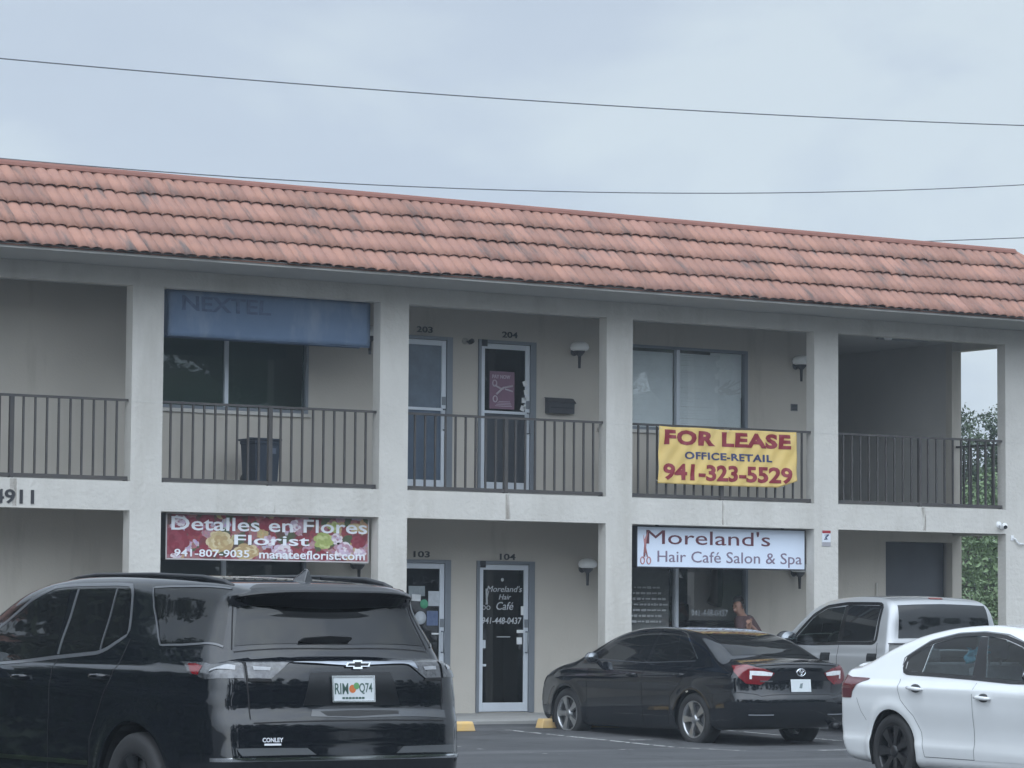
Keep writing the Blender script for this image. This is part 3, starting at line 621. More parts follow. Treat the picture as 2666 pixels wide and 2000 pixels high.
def ban_text(name, s, x0, x1, z0, z1, mm, bold, space=1.0):
    q = MB(); v, f = text_geo(s, bold, space=space); lo, hi = v.min(0), v.max(0)
    bm = bmesh.new(); vs_ = [bm.verts.new(((p[0]-lo[0])/(hi[0]-lo[0])*(x1-x0)+x0-ox, 0, (p[1]-lo[1])/(hi[1]-lo[1])*(z1-z0)+z0-oz)) for p in v]
    for k in f:
        try: bm.faces.new([vs_[i] for i in k])
        except ValueError: pass
    bmesh.ops.triangulate(bm, faces=bm.faces); 
    for _ in range(2): bmesh.ops.subdivide_edges(bm, edges=[e_ for e_ in bm.edges if e_.calc_length() > .06], cuts=1)
    bmesh.ops.triangulate(bm, faces=bm.faces)
    for p in bm.verts: p.co.y = ban_y(p.co.x, p.co.z)-.008
    me = bpy.data.meshes.new(name); bm.to_mesh(me); bm.free(); o = bpy.data.objects.new(name, me); COL.objects.link(o); o.parent = t; me.materials.append(mm)
    md_ = o.modifiers.new('thick', 'SOLIDIFY'); md_.thickness = .003; md_.offset = 1
REDL = mat('dark red vinyl letter', (.24, .022, .035), .5); BLUL = mat('navy vinyl letter', (.035, .045, .13), .5)
ban_text('large_lettering', 'FOR LEASE', 12.31, 14.61, 4.035, 4.255, REDL, .05, 1.1); ban_text('small_lettering', 'OFFICE-RETAIL', 12.67, 14.27, 3.835, 3.945, BLUL, .03, 1.08); ban_text('phone_lettering', '941-323-5529', 12.30, 14.63, 3.52, 3.765, REDL, .036)
m = MB()
for x, z in ((-1.22, .84), (1.22, .82), (0, .83), (-1.23, .06), (1.0, .05)): m.tube([(x, ban_y(x, z)-.012, z-.01), (x, .05, z+.02), (x+.01, .075, z+.03)], .006, 6)
m.build('tie', mat('white cord', (.6, .6, .58), .8), t)

# alarm company sign on the column
t = thing('alarm_sign', 'small white alarm sign with red top band on the column beside the salon sign', 'sign', (15.287, -.004, 2.61))
m = MB(); m.box(-.08, .08, -.004, .003, 0, .24); m.build('sign_plate', mat('sign white', (.62, .65, .70), .5), t, bevel=.002)
m = MB(); m.box(-.079, .079, -.0065, -.0045, .197, .239); m.build('red_band', mat('sign red', (.30, .02, .03), .5), t)
m = MB(); m.prism([(-.05, .17), (.05, .185), (.045, .165), (.0, .13), (.03, .105), (-.045, .10), (-.04, .115), (-.01, .12), (-.03, .14), (.01, .165)], .0047, .0065, FRONT); m.build('emblem', mat('sign navy', (.04, .055, .11), .5), t)
m = MB(); m.box(-.079, .079, -.0062, -.0045, .002, .065); m.build('grey_band', mat('sign grey', (.32, .31, .33), .6), t)

# wall lamps
SHADE = mat('frosted lamp glass', (.82, .83, .82), .35); LAMPM = mat('weathered lamp metal', (.055, .055, .06), .5, noise=(12, .4))
lamp0 = None
def wall_lamp(x, z, label, rough=0):
    global lamp0
    if lamp0 is None:
        t = thing('wall_lamp', label, 'wall lamp', (x, D, z), 0, 'jar shaped wall lamps beside the doors and windows'); lamp0 = t
        m = MB(); m.lathe([(.0, .018), (.05, .016), (.062, 0)], 16, Matrix.Translation((0, -.001, -.02)) @ Matrix.Rotation(R(90), 4, 'X')); m.build('back_plate', LAMPM, t)
        m = MB(); m.tube([(0, -.015, -.02), (0, -.09, -.025), (0, -.15, -.06)], .016, 8); m.tube([(0, -.15, -.27), (0, -.15, -.06)], [.02, .026], 10); m.build('arm', LAMPM, t)
        m = MB(); m.lathe([(0, -.09), (.035, -.085), (.075, -.04), (.085, -.012), (.085, 0)], 20, Matrix.Translation((0, -.15, 0))); m.build('cup', LAMPM, t)
        m = MB(); m.lathe([(.088, -.012), (.130, .002), (.142, .04), (.130, .085), (.088, .118), (.035, .132), (0, .134)], 24, Matrix.Translation((0, -.15, 0))); m.build('lamp_shade', SHADE, t)
    else:
        t = clone(lamp0); t.location = (x, D, z); tag(t, label)
    return t
wall_lamp(11.79, 5.475, 'jar shaped wall lamp above the mailbox, right of the upstairs door 204')
wall_lamp(15.93, 5.47, 'jar shaped wall lamp right of the upstairs window with blinds')
wall_lamp(11.955, 2.265, 'jar shaped wall lamp right of the downstairs glass door 104')
wall_lamp(15.90, 2.26, 'wall lamp half hidden under the end of the white salon sign')
wall_lamp(8.20, 5.50, 'wall lamp whose stem shows below the faded blue canvas sign')
wall_lamp(8.06, 2.26, 'wall lamp whose stem shows below the end of the florist sign')

# mailbox
t = thing('mailbox', 'dark metal mailbox on the wall right of the door 204', 'mailbox', (11.505, D, 4.525))
MBX = mat('dark mailbox paint', (.06, .062, .07), .5, noise=(6, .3))
m = MB(); p = [(0, 0), (-.115, .0), (-.125, .15), (-.06, .215), (0, .225)]
for sx, s2 in ((-.225, .225),):
    v = [(x, y-.001, z) for x in (sx, s2) for y, z in p]; n = len(p); m.add(v, [tuple(range(n-1, -1, -1)), tuple(range(n, 2*n))]+[(i, (i+1) % n, n+(i+1) % n, n+i) for i in range(n)])
m.build('box', MBX, t, bevel=.006)
m = MB(); v = [(x, y, z) for x in (-.238, .238) for y, z in ((-.137, .146), (-.142, .158), (-.062, .226), (-.004, .236), (-.004, .228), (-.060, .217))]; n = 6
m.add(v, [tuple(range(n-1, -1, -1)), tuple(range(n, 2*n))]+[(i, (i+1) % n, n+(i+1) % n, n+i) for i in range(n)]); m.build('lid', MBX, t)
m = MB(); m.box(-.2, .2, -.126, -.118, .075, .09); m.build('slot_trim', BLACKP, t)

# small camera between the doors
t = thing('door_camera', 'small dark camera on the wall between the doors 203 and 204', 'camera', (9.92, D, 5.50))
m = MB(); m.lathe([(0, .03), (.045, .025), (.05, 0)], 14, Matrix.Translation((-.04, 0, .02)) @ Matrix.Rotation(R(90), 4, 'X')); m.build('mount', mat('beige plastic', (.35, .34, .30), .6), t)
m = MB(); m.tube([(-.02, -.03, .01), (.0, -.07, .0)], .012, 8); m.lathe([(0, 0), (.032, 0), (.036, .03), (.036, .08), (0, .08)], 14, Matrix.Translation((.0, -.07, -.005)) @ Matrix.Rotation(R(75), 4, 'X')); m.build('camera_body', BLACKP, t)
# vent plate
t = thing('wall_vent', 'small dark square vent on the wall below the upper lamp', 'vent', (15.90, D, 4.745))
m = MB(); m.box(-.065, .065, -.015, 0, 0, .11); m.build('vent_frame', mat('vent grey', (.13, .13, .14), .6), t, bevel=.004)
for i in range(4): m = MB(); m.box(-.05, .05, -.022, -.016, .02+i*.021, .03+i*.021); m.build('louvre', DARK, t)
# bullet security camera on the beam
t = thing('security_camera', 'white security camera under the end of the balcony beam', 'camera', (18.70, -.001, 2.97))
WP = mat('white plastic', (.72, .73, .74), .4)
m = MB(); m.lathe([(0, .02), (.045, .018), (.05, 0)], 14, Matrix.Translation((-.02, 0, .04)) @ Matrix.Rotation(R(90), 4, 'X')); m.tube([(-.02, -.02, .04), (-.01, -.05, .02)], .015, 8); m.build('mount', WP, t)
m = MB(); m.lathe([(0, -.07), (.040, -.07), (.045, -.05), (.045, .07), (.03, .085), (0, .085)], 16, Matrix.Translation((.0, -.09, .01)) @ Matrix.Rotation(R(-25), 4, 'Z') @ Matrix.Rotation(R(80), 4, 'X')); m.build('camera_body', WP, t)
m = MB(); m.lathe([(0, 0), (.028, 0), (.028, .02)], 14, Matrix.Translation((-.035, -.172, -.005)) @ Matrix.Rotation(R(-25), 4, 'Z') @ Matrix.Rotation(R(80), 4, 'X')); m.build('lens', DARK, t)
# white hook-shaped bracket on the end column
t = thing('sign_bracket', 'white curved bracket left on the end column', 'bracket', (18.95, -.003, 2.75))
m = MB(); m.tube([(0, -.012, .06), (.05, -.02, .045), (.08, -.03, .0), (.12, -.035, -.03), (.24, -.035, -.035)], .014, 8); m.build('bracket_arm', WP, t)
m = MB(); m.box(-.03, .03, -.01, .002, .02, .10); m.build('bracket_plate', WP, t, bevel=.003)
# trash bin upstairs
t = thing('trash_bin', 'dark blue grey wheeled trash bin standing behind the balcony railing', 'trash bin', (6.18, .92, 3.30), R(4))
BINM = mat('dark blue bin plastic', (.022, .034, .055), .5, noise=(4, .3))
m = MB(); v = []
for (z, hx, hy) in ((0, .175, .17), (.55, .20, .19), (.56, .21, .20), (.60, .21, .20)): v += [(-hx, -hy, z), (hx, -hy, z), (hx, hy, z), (-hx, hy, z)]
m.add(v, [(3, 2, 1, 0), (12, 13, 14, 15)]+[(4*k+i, 4*k+(i+1) % 4, 4*k+4+(i+1) % 4, 4*k+4+i) for k in range(3) for i in range(4)]); m.build('bin_body', BINM, t, bevel=.02)
m = MB(); m.box(-.22, .22, -.215, .23, .602, .63); m.tube([(-.21, 0, .63), (.21, 0, .63)], .02, 8); m.build('lid', BINM, t, bevel=.012)
for xx in (-.15, .15): m = MB(); m.lathe([(0, -.02), (.07, -.02), (.075, 0), (.07, .02), (0, .02)], 16, Matrix.Translation((xx, .17, .076)) @ Matrix.Rotation(R(90), 4, 'Y')); m.build('bin_wheel', BLACKP, t)
m = MB(); m.box(.03, .13, -.200, -.188, .42, .50); m.build('bin_label', mat('bin label', (.09, .11, .15), .6), t)
# poster on door 204
t = thing('door_poster', 'faded purple poster with white scissors on the door 204', 'poster', (10.53, D+.004, 4.83)); ox, oz = 10.53, 4.83
m = MB(); m.box(-.215, .215, -.003, 0, -.275, .275); m.build('sheet', mat('purple poster paper', (.215, .115, .17), .6, noise=(5, .2)), t)
PP = mat('pale poster print', (.46, .40, .45), .6)
m = MB(); text_into(m, 'PAY NOW', -.17, .14, .17, .225, -.0035, bold=.02)
m.tube([(-.10, -.005, -.06), (.02, -.005, .04), (.18, -.005, .07)], .016, 6); m.tube([(-.13, -.005, .07), (-.04, -.005, .03), (.02, -.005, .02)], .013, 6); m.tube([(.05, -.005, .02), (.18, -.005, -.01)], .012, 6)
for cx, cz in ((-.13, .10), (-.12, -.13)): m.tube([(cx+.035*math.cos(i*.5), -.005, cz+.045*math.sin(i*.5)) for i in range(14)], .009, 6)
for i in range(4): m.box(-.12+.02*i, .17-.01*i, -.005, -.0035, -.235+i*.022, -.228+i*.022)
m.build('print', PP, t)
# ceiling fixtures in the end bay
t = thing('ceiling_light', 'small white light fitting on the ceiling of the end balcony bay', 'ceiling light', (17.3, 1.0, 5.969))
m = MB(); m.lathe([(0, -.09), (.05, -.085), (.07, -.05), (.055, -.02), (.055, 0)], 16); m.build('fitting', WP, t)
m = MB(); m.box(-.5, .5, -.04, .04, -.03, -.001, Matrix.Translation((.7, .5, 0))); m.build('strip', mat('grey strip', (.3, .31, .32), .5), t)
# --- CARSDF begin
def sstep(a, b, x):
    t = np.clip((x-a)/(b-a), 0, 1)
    return t*t*(3-2*t)

def chaikin(p, n=2, closed=True):
    p = np.asarray(p, float)
    for _ in range(n):
        if closed:
            q = np.roll(p, -1, 0)
            p = np.stack([.78*p+.22*q, .22*p+.78*q], 1).reshape(-1, p.shape[1])
        else:
            a, b = p[:-1], p[1:]
            p = np.vstack([p[:1], np.stack([.75*a+.25*b, .25*a+.75*b], 1).reshape(-1, p.shape[1]), p[-1:]])
    return p

def hermite(x, xs, ys):
    xs = np.asarray(xs, float); ys = np.asarray(ys, float)
    d = np.diff(ys)/np.diff(xs)
    m = np.concatenate([[d[0]], np.where(d[:-1]*d[1:] > 0, 2*d[:-1]*d[1:]/(d[:-1]+d[1:]+1e-12), 0), [d[-1]]])
    x = np.clip(x, xs[0], xs[-1])
    i = np.clip(np.searchsorted(xs, x)-1, 0, len(xs)-2)
    h = xs[i+1]-xs[i]; t = (x-xs[i])/h
    return ((2*t**3-3*t**2+1)*ys[i]+(t**3-2*t**2+t)*h*m[i]+(-2*t**3+3*t**2)*ys[i+1]+(t**3-t**2)*h*m[i+1])

def poly_sdf(p, X, Z):
    d2 = np.full(X.shape, 1e9); ins = np.zeros(X.shape, bool)
    n = len(p)
    for i in range(n):
        ax, az = p[i]; bx, bz = p[(i+1) % n]
        ex, ez = bx-ax, bz-az
        wx, wz = X-ax, Z-az
        t = np.clip((wx*ex+wz*ez)/(ex*ex+ez*ez+1e-15), 0, 1)
        d2 = np.minimum(d2, (wx-ex*t)**2+(wz-ez*t)**2)
        c = ((az <= Z) & (bz > Z)) | ((bz <= Z) & (az > Z))
        if ez != 0:
            ins ^= c & (X < ax+(Z-az)/ez*ex)
    return np.where(ins, -1, 1)*np.sqrt(d2)

class CarShape:
    """Body volume: side profile, plan and cross-section outlines rounded into one another."""
    def __init__(self, s):
        self.s = s
        self.poly = chaikin(s['prof'], 3)
        self.g = .01
        self.x0, self.z0 = self.poly.min(0)-.35
        x1, z1 = self.poly.max(0)+.35
        self.gx = np.arange(self.x0, x1, self.g); self.gz = np.arange(self.z0, z1, self.g)
        X, Z = np.meshgrid(self.gx, self.gz, indexing='ij')
        self.T = poly_sdf(self.poly, X, Z)
    def prof(self, x, z):
        fx = np.clip((x-self.x0)/self.g, 0, len(self.gx)-1.001); fz = np.clip((z-self.z0)/self.g, 0, len(self.gz)-1.001)
        i = fx.astype(int); j = fz.astype(int); a = fx-i; b = fz-j
        T = self.T
        return (T[i, j]*(1-a)*(1-b)+T[i+1, j]*a*(1-b)+T[i, j+1]*(1-a)*b+T[i+1, j+1]*a*b)
    def width(self, x, z):
        s = self.s
        w = hermite(x, *zip(*s['plan']))+hermite(z, *zip(*s['sec']))
        if 'tail' in s:                       # cabin narrows towards the tail
            xa, xb, za, zb, amt = s['tail']
            w = w-amt*(1-sstep(xa, xb, x))*sstep(za, zb, z)
        for (ax, r) in s['axles']:
            d = np.hypot(x-ax, z-s['wr'])
            w = w+s.get('flare', .012)*np.exp(-((d-r-.03)/.06)**2)*(z < s['belt'])
        for (za, zb, amt, wd) in s.get('creases', ()):   # character lines along the side
            zz = za+(zb-za)*(x+1)/4.5
            w = w+amt*np.where(z < zz, np.exp(-((z-zz)/wd)**2), np.exp(-((z-zz)/(wd*.35))**2))
        return w
    def f(self, P):
        s = self.s
        x, y, z = P[..., 0], np.abs(P[..., 1]), P[..., 2]
        W = s['W']; q = np.clip(y/W, 0, 1.3)
        xr, xf = s['xr'], s['xf']
        xx = x-s['cr']*q**s.get('pr', 2.6)*(1-sstep(xr, xr+1.3, x))+s['cf']*q**2.6*sstep(xf-1.3, xf, x)
        zz = z+s['crown']*q**2*sstep(s['belt']-.25, s['belt']+.15, z)
        a = self.prof(xx, zz)
        b = (y-self.width(x, z))*.96
        k = s['k']
        h = np.clip(.5+.5*(a-b)/k, 0, 1)
        return b+(a-b)*h+k*h*(1-h)
    def grad(self, P, e=2e-3):
        g = np.empty(P.shape)
        for i in range(3):
            d = np.zeros(3); d[i] = e
            g[..., i] = self.f(P+d)-self.f(P-d)
        return g/(np.linalg.norm(g, axis=-1, keepdims=True)+1e-12)
    def project(self, P, n=6):
        for _ in range(n):
            P = P-self.grad(P)*self.f(P)[..., None]*.9
        return P
    def cast(self, O, D, tmax=6.0, n=500):
        """first hit of rays O + t D (D unit); returns points"""
        O = np.atleast_2d(np.asarray(O, float)); D = np.broadcast_to(np.asarray(D, float), O.shape)
        t = np.zeros(len(O)); hit = np.zeros(len(O), bool)
        for _ in range(n):
            v = self.f(O+D*t[:, None])
            hit |= v < 1e-3
            if hit.all(): break
            t = np.where(hit, t, t+np.maximum(v*.5, 2e-3))
            if (t > tmax).all(): break
        lo = t-.03; hi = t+.0
        for _ in range(30):
            m = (lo+hi)/2; v = self.f(O+D*m[:, None]); lo = np.where(v > 0, m, lo); hi = np.where(v > 0, hi, m)
        t = (lo+hi)/2
        return O+D*t[:, None], hit
# --- CARSDF end
# --- SPECS begin
SUV = dict(W=1.0, xr=-1.13, xf=4.07, wr=.39, belt=1.28, k=.10, cr=.20, cf=.30, crown=.032, flare=.012, pr=3.2,
    axles=[(0, .46), (3.07, .46)],
    prof=[(-.90, .33), (-1.06, .40), (-1.14, .50), (-1.15, .64), (-1.135, .72), (-1.13, .86), (-1.105, .91), (-1.085, .95), (-1.082, 1.10), (-1.05, 1.225), (-1.025, 1.250), (-.935, 1.260), (-.922, 1.268), (-.87, 1.345), (-.72, 1.62),
          (-.82, 1.665), (-.83, 1.70), (-.55, 1.755), (0, 1.785), (.7, 1.805), (1.3, 1.805), (1.75, 1.77), (2.1, 1.69), (2.6, 1.43), (2.95, 1.22), (3.15, 1.17), (3.6, 1.10), (3.92, 1.0), (4.05, .84),
          (4.07, .55), (3.98, .28), (3.7, .24), (2, .22), (.5, .22), (-.5, .28)],
    plan=[(-1.2, .825), (-.78, .925), (0, .985), (1.5, .985), (3.0, .985), (3.6, .96), (4.1, .88)],
    sec=[(.2, -.07), (.35, -.025), (.55, 0), (.8, .008), (1.0, 0), (1.165, -.008), (1.215, -.042), (1.27, -.060), (1.35, -.085), (1.5, -.145), (1.68, -.205), (1.8, -.25)],
    tail=(-1.1, .5, 1.2, 1.75, .05), creases=[(1.0, 1.12, .010, .10)])
SEDAN = dict(W=.91, xr=-1.07, xf=3.76, wr=.33, belt=.97, k=.10, cr=.22, cf=.40, crown=.03, flare=.010,
    axles=[(0, .365), (2.775, .365)],
    prof=[(-.85, .22), (-1.0, .28), (-1.06, .42), (-1.075, .60), (-1.03, .66), (-1.01, .80), (-1.02, .97), (-1.0, 1.04), (-.78, 1.06), (-.56, 1.095), (-.15, 1.285), (.3, 1.415), (.75, 1.468), (1.15, 1.48),
          (1.6, 1.46), (1.95, 1.385), (2.45, 1.16), (2.75, 1.03), (3.15, .97), (3.5, .87), (3.70, .70), (3.76, .48), (3.70, .28), (3.5, .19), (2, .18), (.5, .18)],
    plan=[(-1.1, .84), (-.6, .89), (0, .905), (1.4, .91), (2.8, .90), (3.3, .86), (3.8, .78)],
    sec=[(.15, -.07), (.30, -.02), (.5, 0), (.75, .005), (.90, -.015), (.98, -.06), (1.08, -.11), (1.25, -.185), (1.42, -.28), (1.5, -.32)],
    tail=(-.9, .9, 1.0, 1.4, .03), creases=[(.86, .80, .012, .09)])
WHITE = dict(W=.915, xr=-1.13, xf=3.75, wr=.335, belt=.98, k=.10, cr=.24, cf=.40, crown=.03, flare=.016,
    axles=[(0, .375), (2.776, .375)],
    prof=[(-.9, .22), (-1.04, .28), (-1.11, .42), (-1.13, .58), (-1.10, .66), (-1.08, .84), (-1.06, 1.0), (-1.04, 1.085), (-.85, 1.105), (-.66, 1.15), (-.3, 1.285), (.1, 1.39), (.55, 1.455), (1.1, 1.48),
          (1.5, 1.45), (1.95, 1.34), (2.45, 1.10), (2.72, 1.0), (3.15, .94), (3.5, .84), (3.70, .68), (3.75, .48), (3.70, .28), (3.5, .19), (2, .18), (.5, .18)],
    plan=[(-1.15, .865), (-.6, .905), (0, .915), (1.4, .91), (2.8, .90), (3.3, .86), (3.8, .78)],
    sec=[(.15, -.09), (.28, -.045), (.42, -.038), (.52, -.034), (.78, .0), (.90, -.005), (.98, -.05), (1.08, -.10), (1.25, -.175), (1.42, -.27), (1.5, -.31)],
    tail=(-.9, .9, 1.0, 1.4, .03), creases=[(.93, .86, .014, .08), (.42, .36, .012, .10)])
TRUCK = dict(W=1.0, xr=.55, xf=4.62, wr=.40, belt=1.22, k=.10, cr=.03, cf=.25, crown=.05, flare=.012,
    axles=[(3.68, .47)],
    prof=[(.56, .5), (.56, 1.30), (.605, 1.42), (.645, 1.785), (.78, 1.885), (1.1, 1.925), (1.7, 1.935), (2.2, 1.89), (2.5, 1.78), (3.0, 1.42), (3.2, 1.30), (3.6, 1.26), (4.3, 1.20), (4.55, 1.10), (4.62, .8), (4.6, .55), (4.4, .4), (2, .45)],
    plan=[(.5, .97), (1.5, .98), (3.2, .98), (4.0, .96), (4.7, .90)],
    sec=[(.4, -.04), (.6, 0), (1.0, .005), (1.22, -.02), (1.32, -.05), (1.6, -.11), (1.85, -.19), (2.0, -.25)], creases=[(1.12, 1.12, .01, .08)])
POSE = dict(SUV=(-4.7312, -19.492, 92.3, -.05), SEDAN=(9.6531, -5.6295, 90.67, -.048), WHITE=(4.498, -15.898, -96.1, -.01), TRUCK=(12.951, -6.062, 86.85, -.06))
# --- SPECS end
# ------------------------------------------------------------------ cars
def surface_net(shape, res, ymax):
    (x0, z0), (x1, z1) = shape.poly.min(0)-.08, shape.poly.max(0)+.08
    gx = np.arange(x0, x1+res, res); gy = np.arange(-ymax, ymax+res, res); gy = gy-(gy[0]+gy[-1])/2; gz_ = np.arange(z0, z1+res, res)
    X, Y, Z = np.meshgrid(gx, gy, gz_, indexing='ij'); V = shape.f(np.stack([X, Y, Z], -1)); S = V < 0
    nx, ny, nz = V.shape; acc = np.zeros((nx-1, ny-1, nz-1, 3)); cnt = np.zeros((nx-1, ny-1, nz-1))
    G = np.stack([X, Y, Z], -1)
    for ax in range(3):
        for a in (0, 1):
            for b in (0, 1):
                o = [0, 0, 0]; oth = [i for i in range(3) if i != ax]; o[oth[0]], o[oth[1]] = a, b
                sl0 = tuple(slice(o[i], o[i]+V.shape[i]-1) for i in range(3)); o2 = list(o); o2[ax] += 1; sl1 = tuple(slice(o2[i], o2[i]+V.shape[i]-1) for i in range(3))
                c = S[sl0] != S[sl1]; va, vb = V[sl0], V[sl1]; t = np.where(c, va/(va-vb+1e-12), 0)[..., None]
                acc += np.where(c[..., None], G[sl0]*(1-t)+G[sl1]*t, 0); cnt += c
    act = cnt > 0; idx = -np.ones(act.shape, int); idx[act] = np.arange(act.sum()); P = acc[act]/cnt[act][:, None]
    F = []
    for ax in range(3):
        o1, o2 = [i for i in range(3) if i != ax]; n = [nx, ny, nz]
        s0 = [slice(1, n[i]-1) for i in range(3)]; s0[ax] = slice(0, n[ax]-1); s1 = list(s0); s1[ax] = slice(1, n[ax])
        c = np.argwhere(S[tuple(s0)] != S[tuple(s1)]); flip = S[tuple(s0)][S[tuple(s0)] != S[tuple(s1)]]
        base = c.copy(); base[:, o1] += 1; base[:, o2] += 1
        def cell(d1, d2):
            q = base.copy(); q[:, o1] += d1; q[:, o2] += d2; return idx[q[:, 0], q[:, 1], q[:, 2]]
        q = np.stack([cell(-1, -1), cell(0, -1), cell(0, 0), cell(-1, 0)], 1)
        if ax == 1: flip = ~flip
        q[~flip] = q[~flip][:, ::-1]; F.append(q)
    return shape.project(P, 8), np.vstack(F)

def inpoly(poly, x, z):
    ins = np.zeros(len(x), bool); n = len(poly)
    for i in range(n):
        ax, az = poly[i]; bx, bz = poly[(i+1) % n]
        if az == bz: continue
        c = ((az <= z) & (bz > z)) | ((bz <= z) & (az > z)); ins ^= c & (x < ax+(z-az)/(bz-az)*(bx-ax))
    return ins

def link_mesh(name, P, F, mats, parent, normals=None, fmat=None):
    me = bpy.data.meshes.new(name); me.from_pydata([tuple(p) for p in P], [], [tuple(int(i) for i in q) for q in F])
    for m in mats: me.materials.append(m)
    me.polygons.foreach_set('use_smooth', [True]*len(me.polygons))
    if fmat is not None: me.polygons.foreach_set('material_index', fmat)
    me.update()
    if normals is not None: me.normals_split_custom_set_from_vertices([tuple(n) for n in normals])
    o = bpy.data.objects.new(name, me); COL.objects.link(o); o.parent = parent; return o

def resample(pts, n):
    p = np.asarray(pts, float); d = np.concatenate([[0], np.cumsum(np.linalg.norm(np.diff(p, axis=0), axis=1))]); t = np.linspace(0, d[-1], n)
    return np.stack([np.interp(t, d, p[:, i]) for i in range(p.shape[1])], 1)

class Car:
    def __init__(self, name, spec, pose, label, paint, res=.032, cut=(), outlines=()):
        self.s = spec; self.sh = CarShape(spec); x, y, h, zz = pose
        self.root = thing(name, label, 'car' if 'truck' not in name else 'pickup truck', (x, y, zz+gz(y)), R(h)); self.paint = paint
        P, F = surface_net(self.sh, res, spec['W']+.12); C = P[F].mean(1); keep = np.ones(len(F), bool)
        for (ax, r) in spec['axles']: keep &= ~((np.hypot(C[:, 0]-ax, C[:, 2]-spec['wr']) < r) & (np.abs(C[:, 1]) > spec['W']-.32))
        Nf = self.sh.grad(C)
        for c in cut: keep &= ~c(C, Nf)
        F = F[keep]
        E = np.sort(np.vstack([F[:, [0, 1]], F[:, [1, 2]], F[:, [2, 3]], F[:, [3, 0]]]), 1); u, n = np.unique(E, axis=0, return_counts=True); bd = np.unique(u[n == 1])
        for (ax, r) in spec['axles']:            # clean circular wheel openings
            d = np.hypot(P[bd, 0]-ax, P[bd, 2]-spec['wr']); k = bd[(d < r+.06) & (np.abs(P[bd, 1]) > .6*spec['W'])]
            if not len(k): continue
            dx, dz = P[k, 0]-ax, P[k, 2]-spec['wr']; d = np.hypot(dx, dz); q = P[k].copy(); q[:, 0] = ax+dx/d*r; q[:, 2] = spec['wr']+dz/d*r
            low = q[:, 2] < P[k, 2].min()+.02; sg = np.sign(P[k, 1]); O = q.copy(); O[:, 1] = sg*1.6; Dm = np.zeros_like(O); Dm[:, 1] = -sg
            hit, ok = self.sh.cast(O, Dm, 1.4); q[ok & ~low] = hit[ok & ~low]; q[low] = P[k][low]; P[k] = q
        for pl in outlines:                      # clean window edges: slide the cut's border onto the outline
            pl = np.asarray(pl); k = bd[np.abs(P[bd, 1]) > .5]; best = np.full(len(k), 9.); tgt = P[k][:, [0, 2]].copy()
            for i in range(len(pl)):
                a_, b_ = pl[i], pl[(i+1) % len(pl)]; e_ = b_-a_; t_ = np.clip(((P[k][:, [0, 2]]-a_) @ e_)/(e_ @ e_), 0, 1)[:, None]; c_ = a_+t_*e_; d_ = np.linalg.norm(P[k][:, [0, 2]]-c_, axis=1)
                u_ = d_ < best; best[u_] = d_[u_]; tgt[u_] = c_[u_]
            s_ = best < .04; kk = k[s_]
            if len(kk):
                O = np.zeros((len(kk), 3)); O[:, 0] = tgt[s_][:, 0]; O[:, 2] = tgt[s_][:, 1]; sg = np.sign(P[kk, 1]); O[:, 1] = sg*1.6; Dm = np.zeros_like(O); Dm[:, 1] = -sg
                hit, ok = self.sh.cast(O, Dm, 1.4); P[kk[ok]] = hit[ok]
        used = np.unique(F); mp = -np.ones(len(P), int); mp[used] = np.arange(len(used)); P = P[used]; F = mp[F]
        self.body = link_mesh('body', P, F, [paint], self.root, self.sh.grad(P))
        md = None
    def on(self, P): return self.sh.project(np.asarray(P, float), 8)
    def panel(self, name, bottom, top, material, off=.004, n=20, m=8, parent=None, mirror=False, rim=.012, both=False):
        """skin lying on the body between two edge polylines, with a turned-in rim"""
        outs = []
        for sg in ((1, -1) if both else ((-1,) if mirror else (1,))):
            b = resample(bottom, n+1); t = resample(top, n+1); w = np.linspace(0, 1, m+1)[:, None, None]
            G = (b[None]*(1-w)+t[None]*w).reshape(-1, 3).copy(); G[:, 1] *= sg
            P = self.on(G); Nn = self.sh.grad(P); P = P+Nn*off
            ring = [i for i in range(n+1)]+[(j+1)*(n+1)-1 for j in range(1, m+1)]+[m*(n+1)+i for i in range(n-1, -1, -1)]+[j*(n+1) for j in range(m-1, 0, -1)]
            k = len(P); Q = P[ring]-Nn[ring]*rim
            F = [(j*(n+1)+i, j*(n+1)+i+1, (j+1)*(n+1)+i+1, (j+1)*(n+1)+i) for j in range(m) for i in range(n)]
            L = len(ring); F2 = [(ring[i], k+i, k+(i+1) % L, ring[(i+1) % L]) for i in range(L)]
            # orient outwards
            f0 = F[len(F)//2]; nn = np.cross(P[f0[1]]-P[f0[0]], P[f0[3]]-P[f0[0]])
            if nn @ Nn[f0[0]] < 0: F = [q[::-1] for q in F]
            else: F2 = [q[::-1] for q in F2]
            o = link_mesh(name, np.vstack([P, Q]), F+F2, [material], parent or self.root, np.vstack([Nn, Nn[ring]])); outs.append(o)
        return outs if both else outs[0]
    def strip(self, name, pts, w, material, off=.003, n=None, parent=None, both=False, rim=.006):
        n = n or max(8, 6*len(pts)); p = resample(pts, n+1); q = self.on(p); N_ = self.sh.grad(q); t = np.gradient(q, axis=0); t /= np.linalg.norm(t, axis=1, keepdims=True)+1e-9
        s = np.cross(N_, t); s /= np.linalg.norm(s, axis=1, keepdims=True)+1e-9
        return self.panel(name, q-s*w/2, q+s*w/2, material, off, n, 2, parent, both=both, rim=rim)
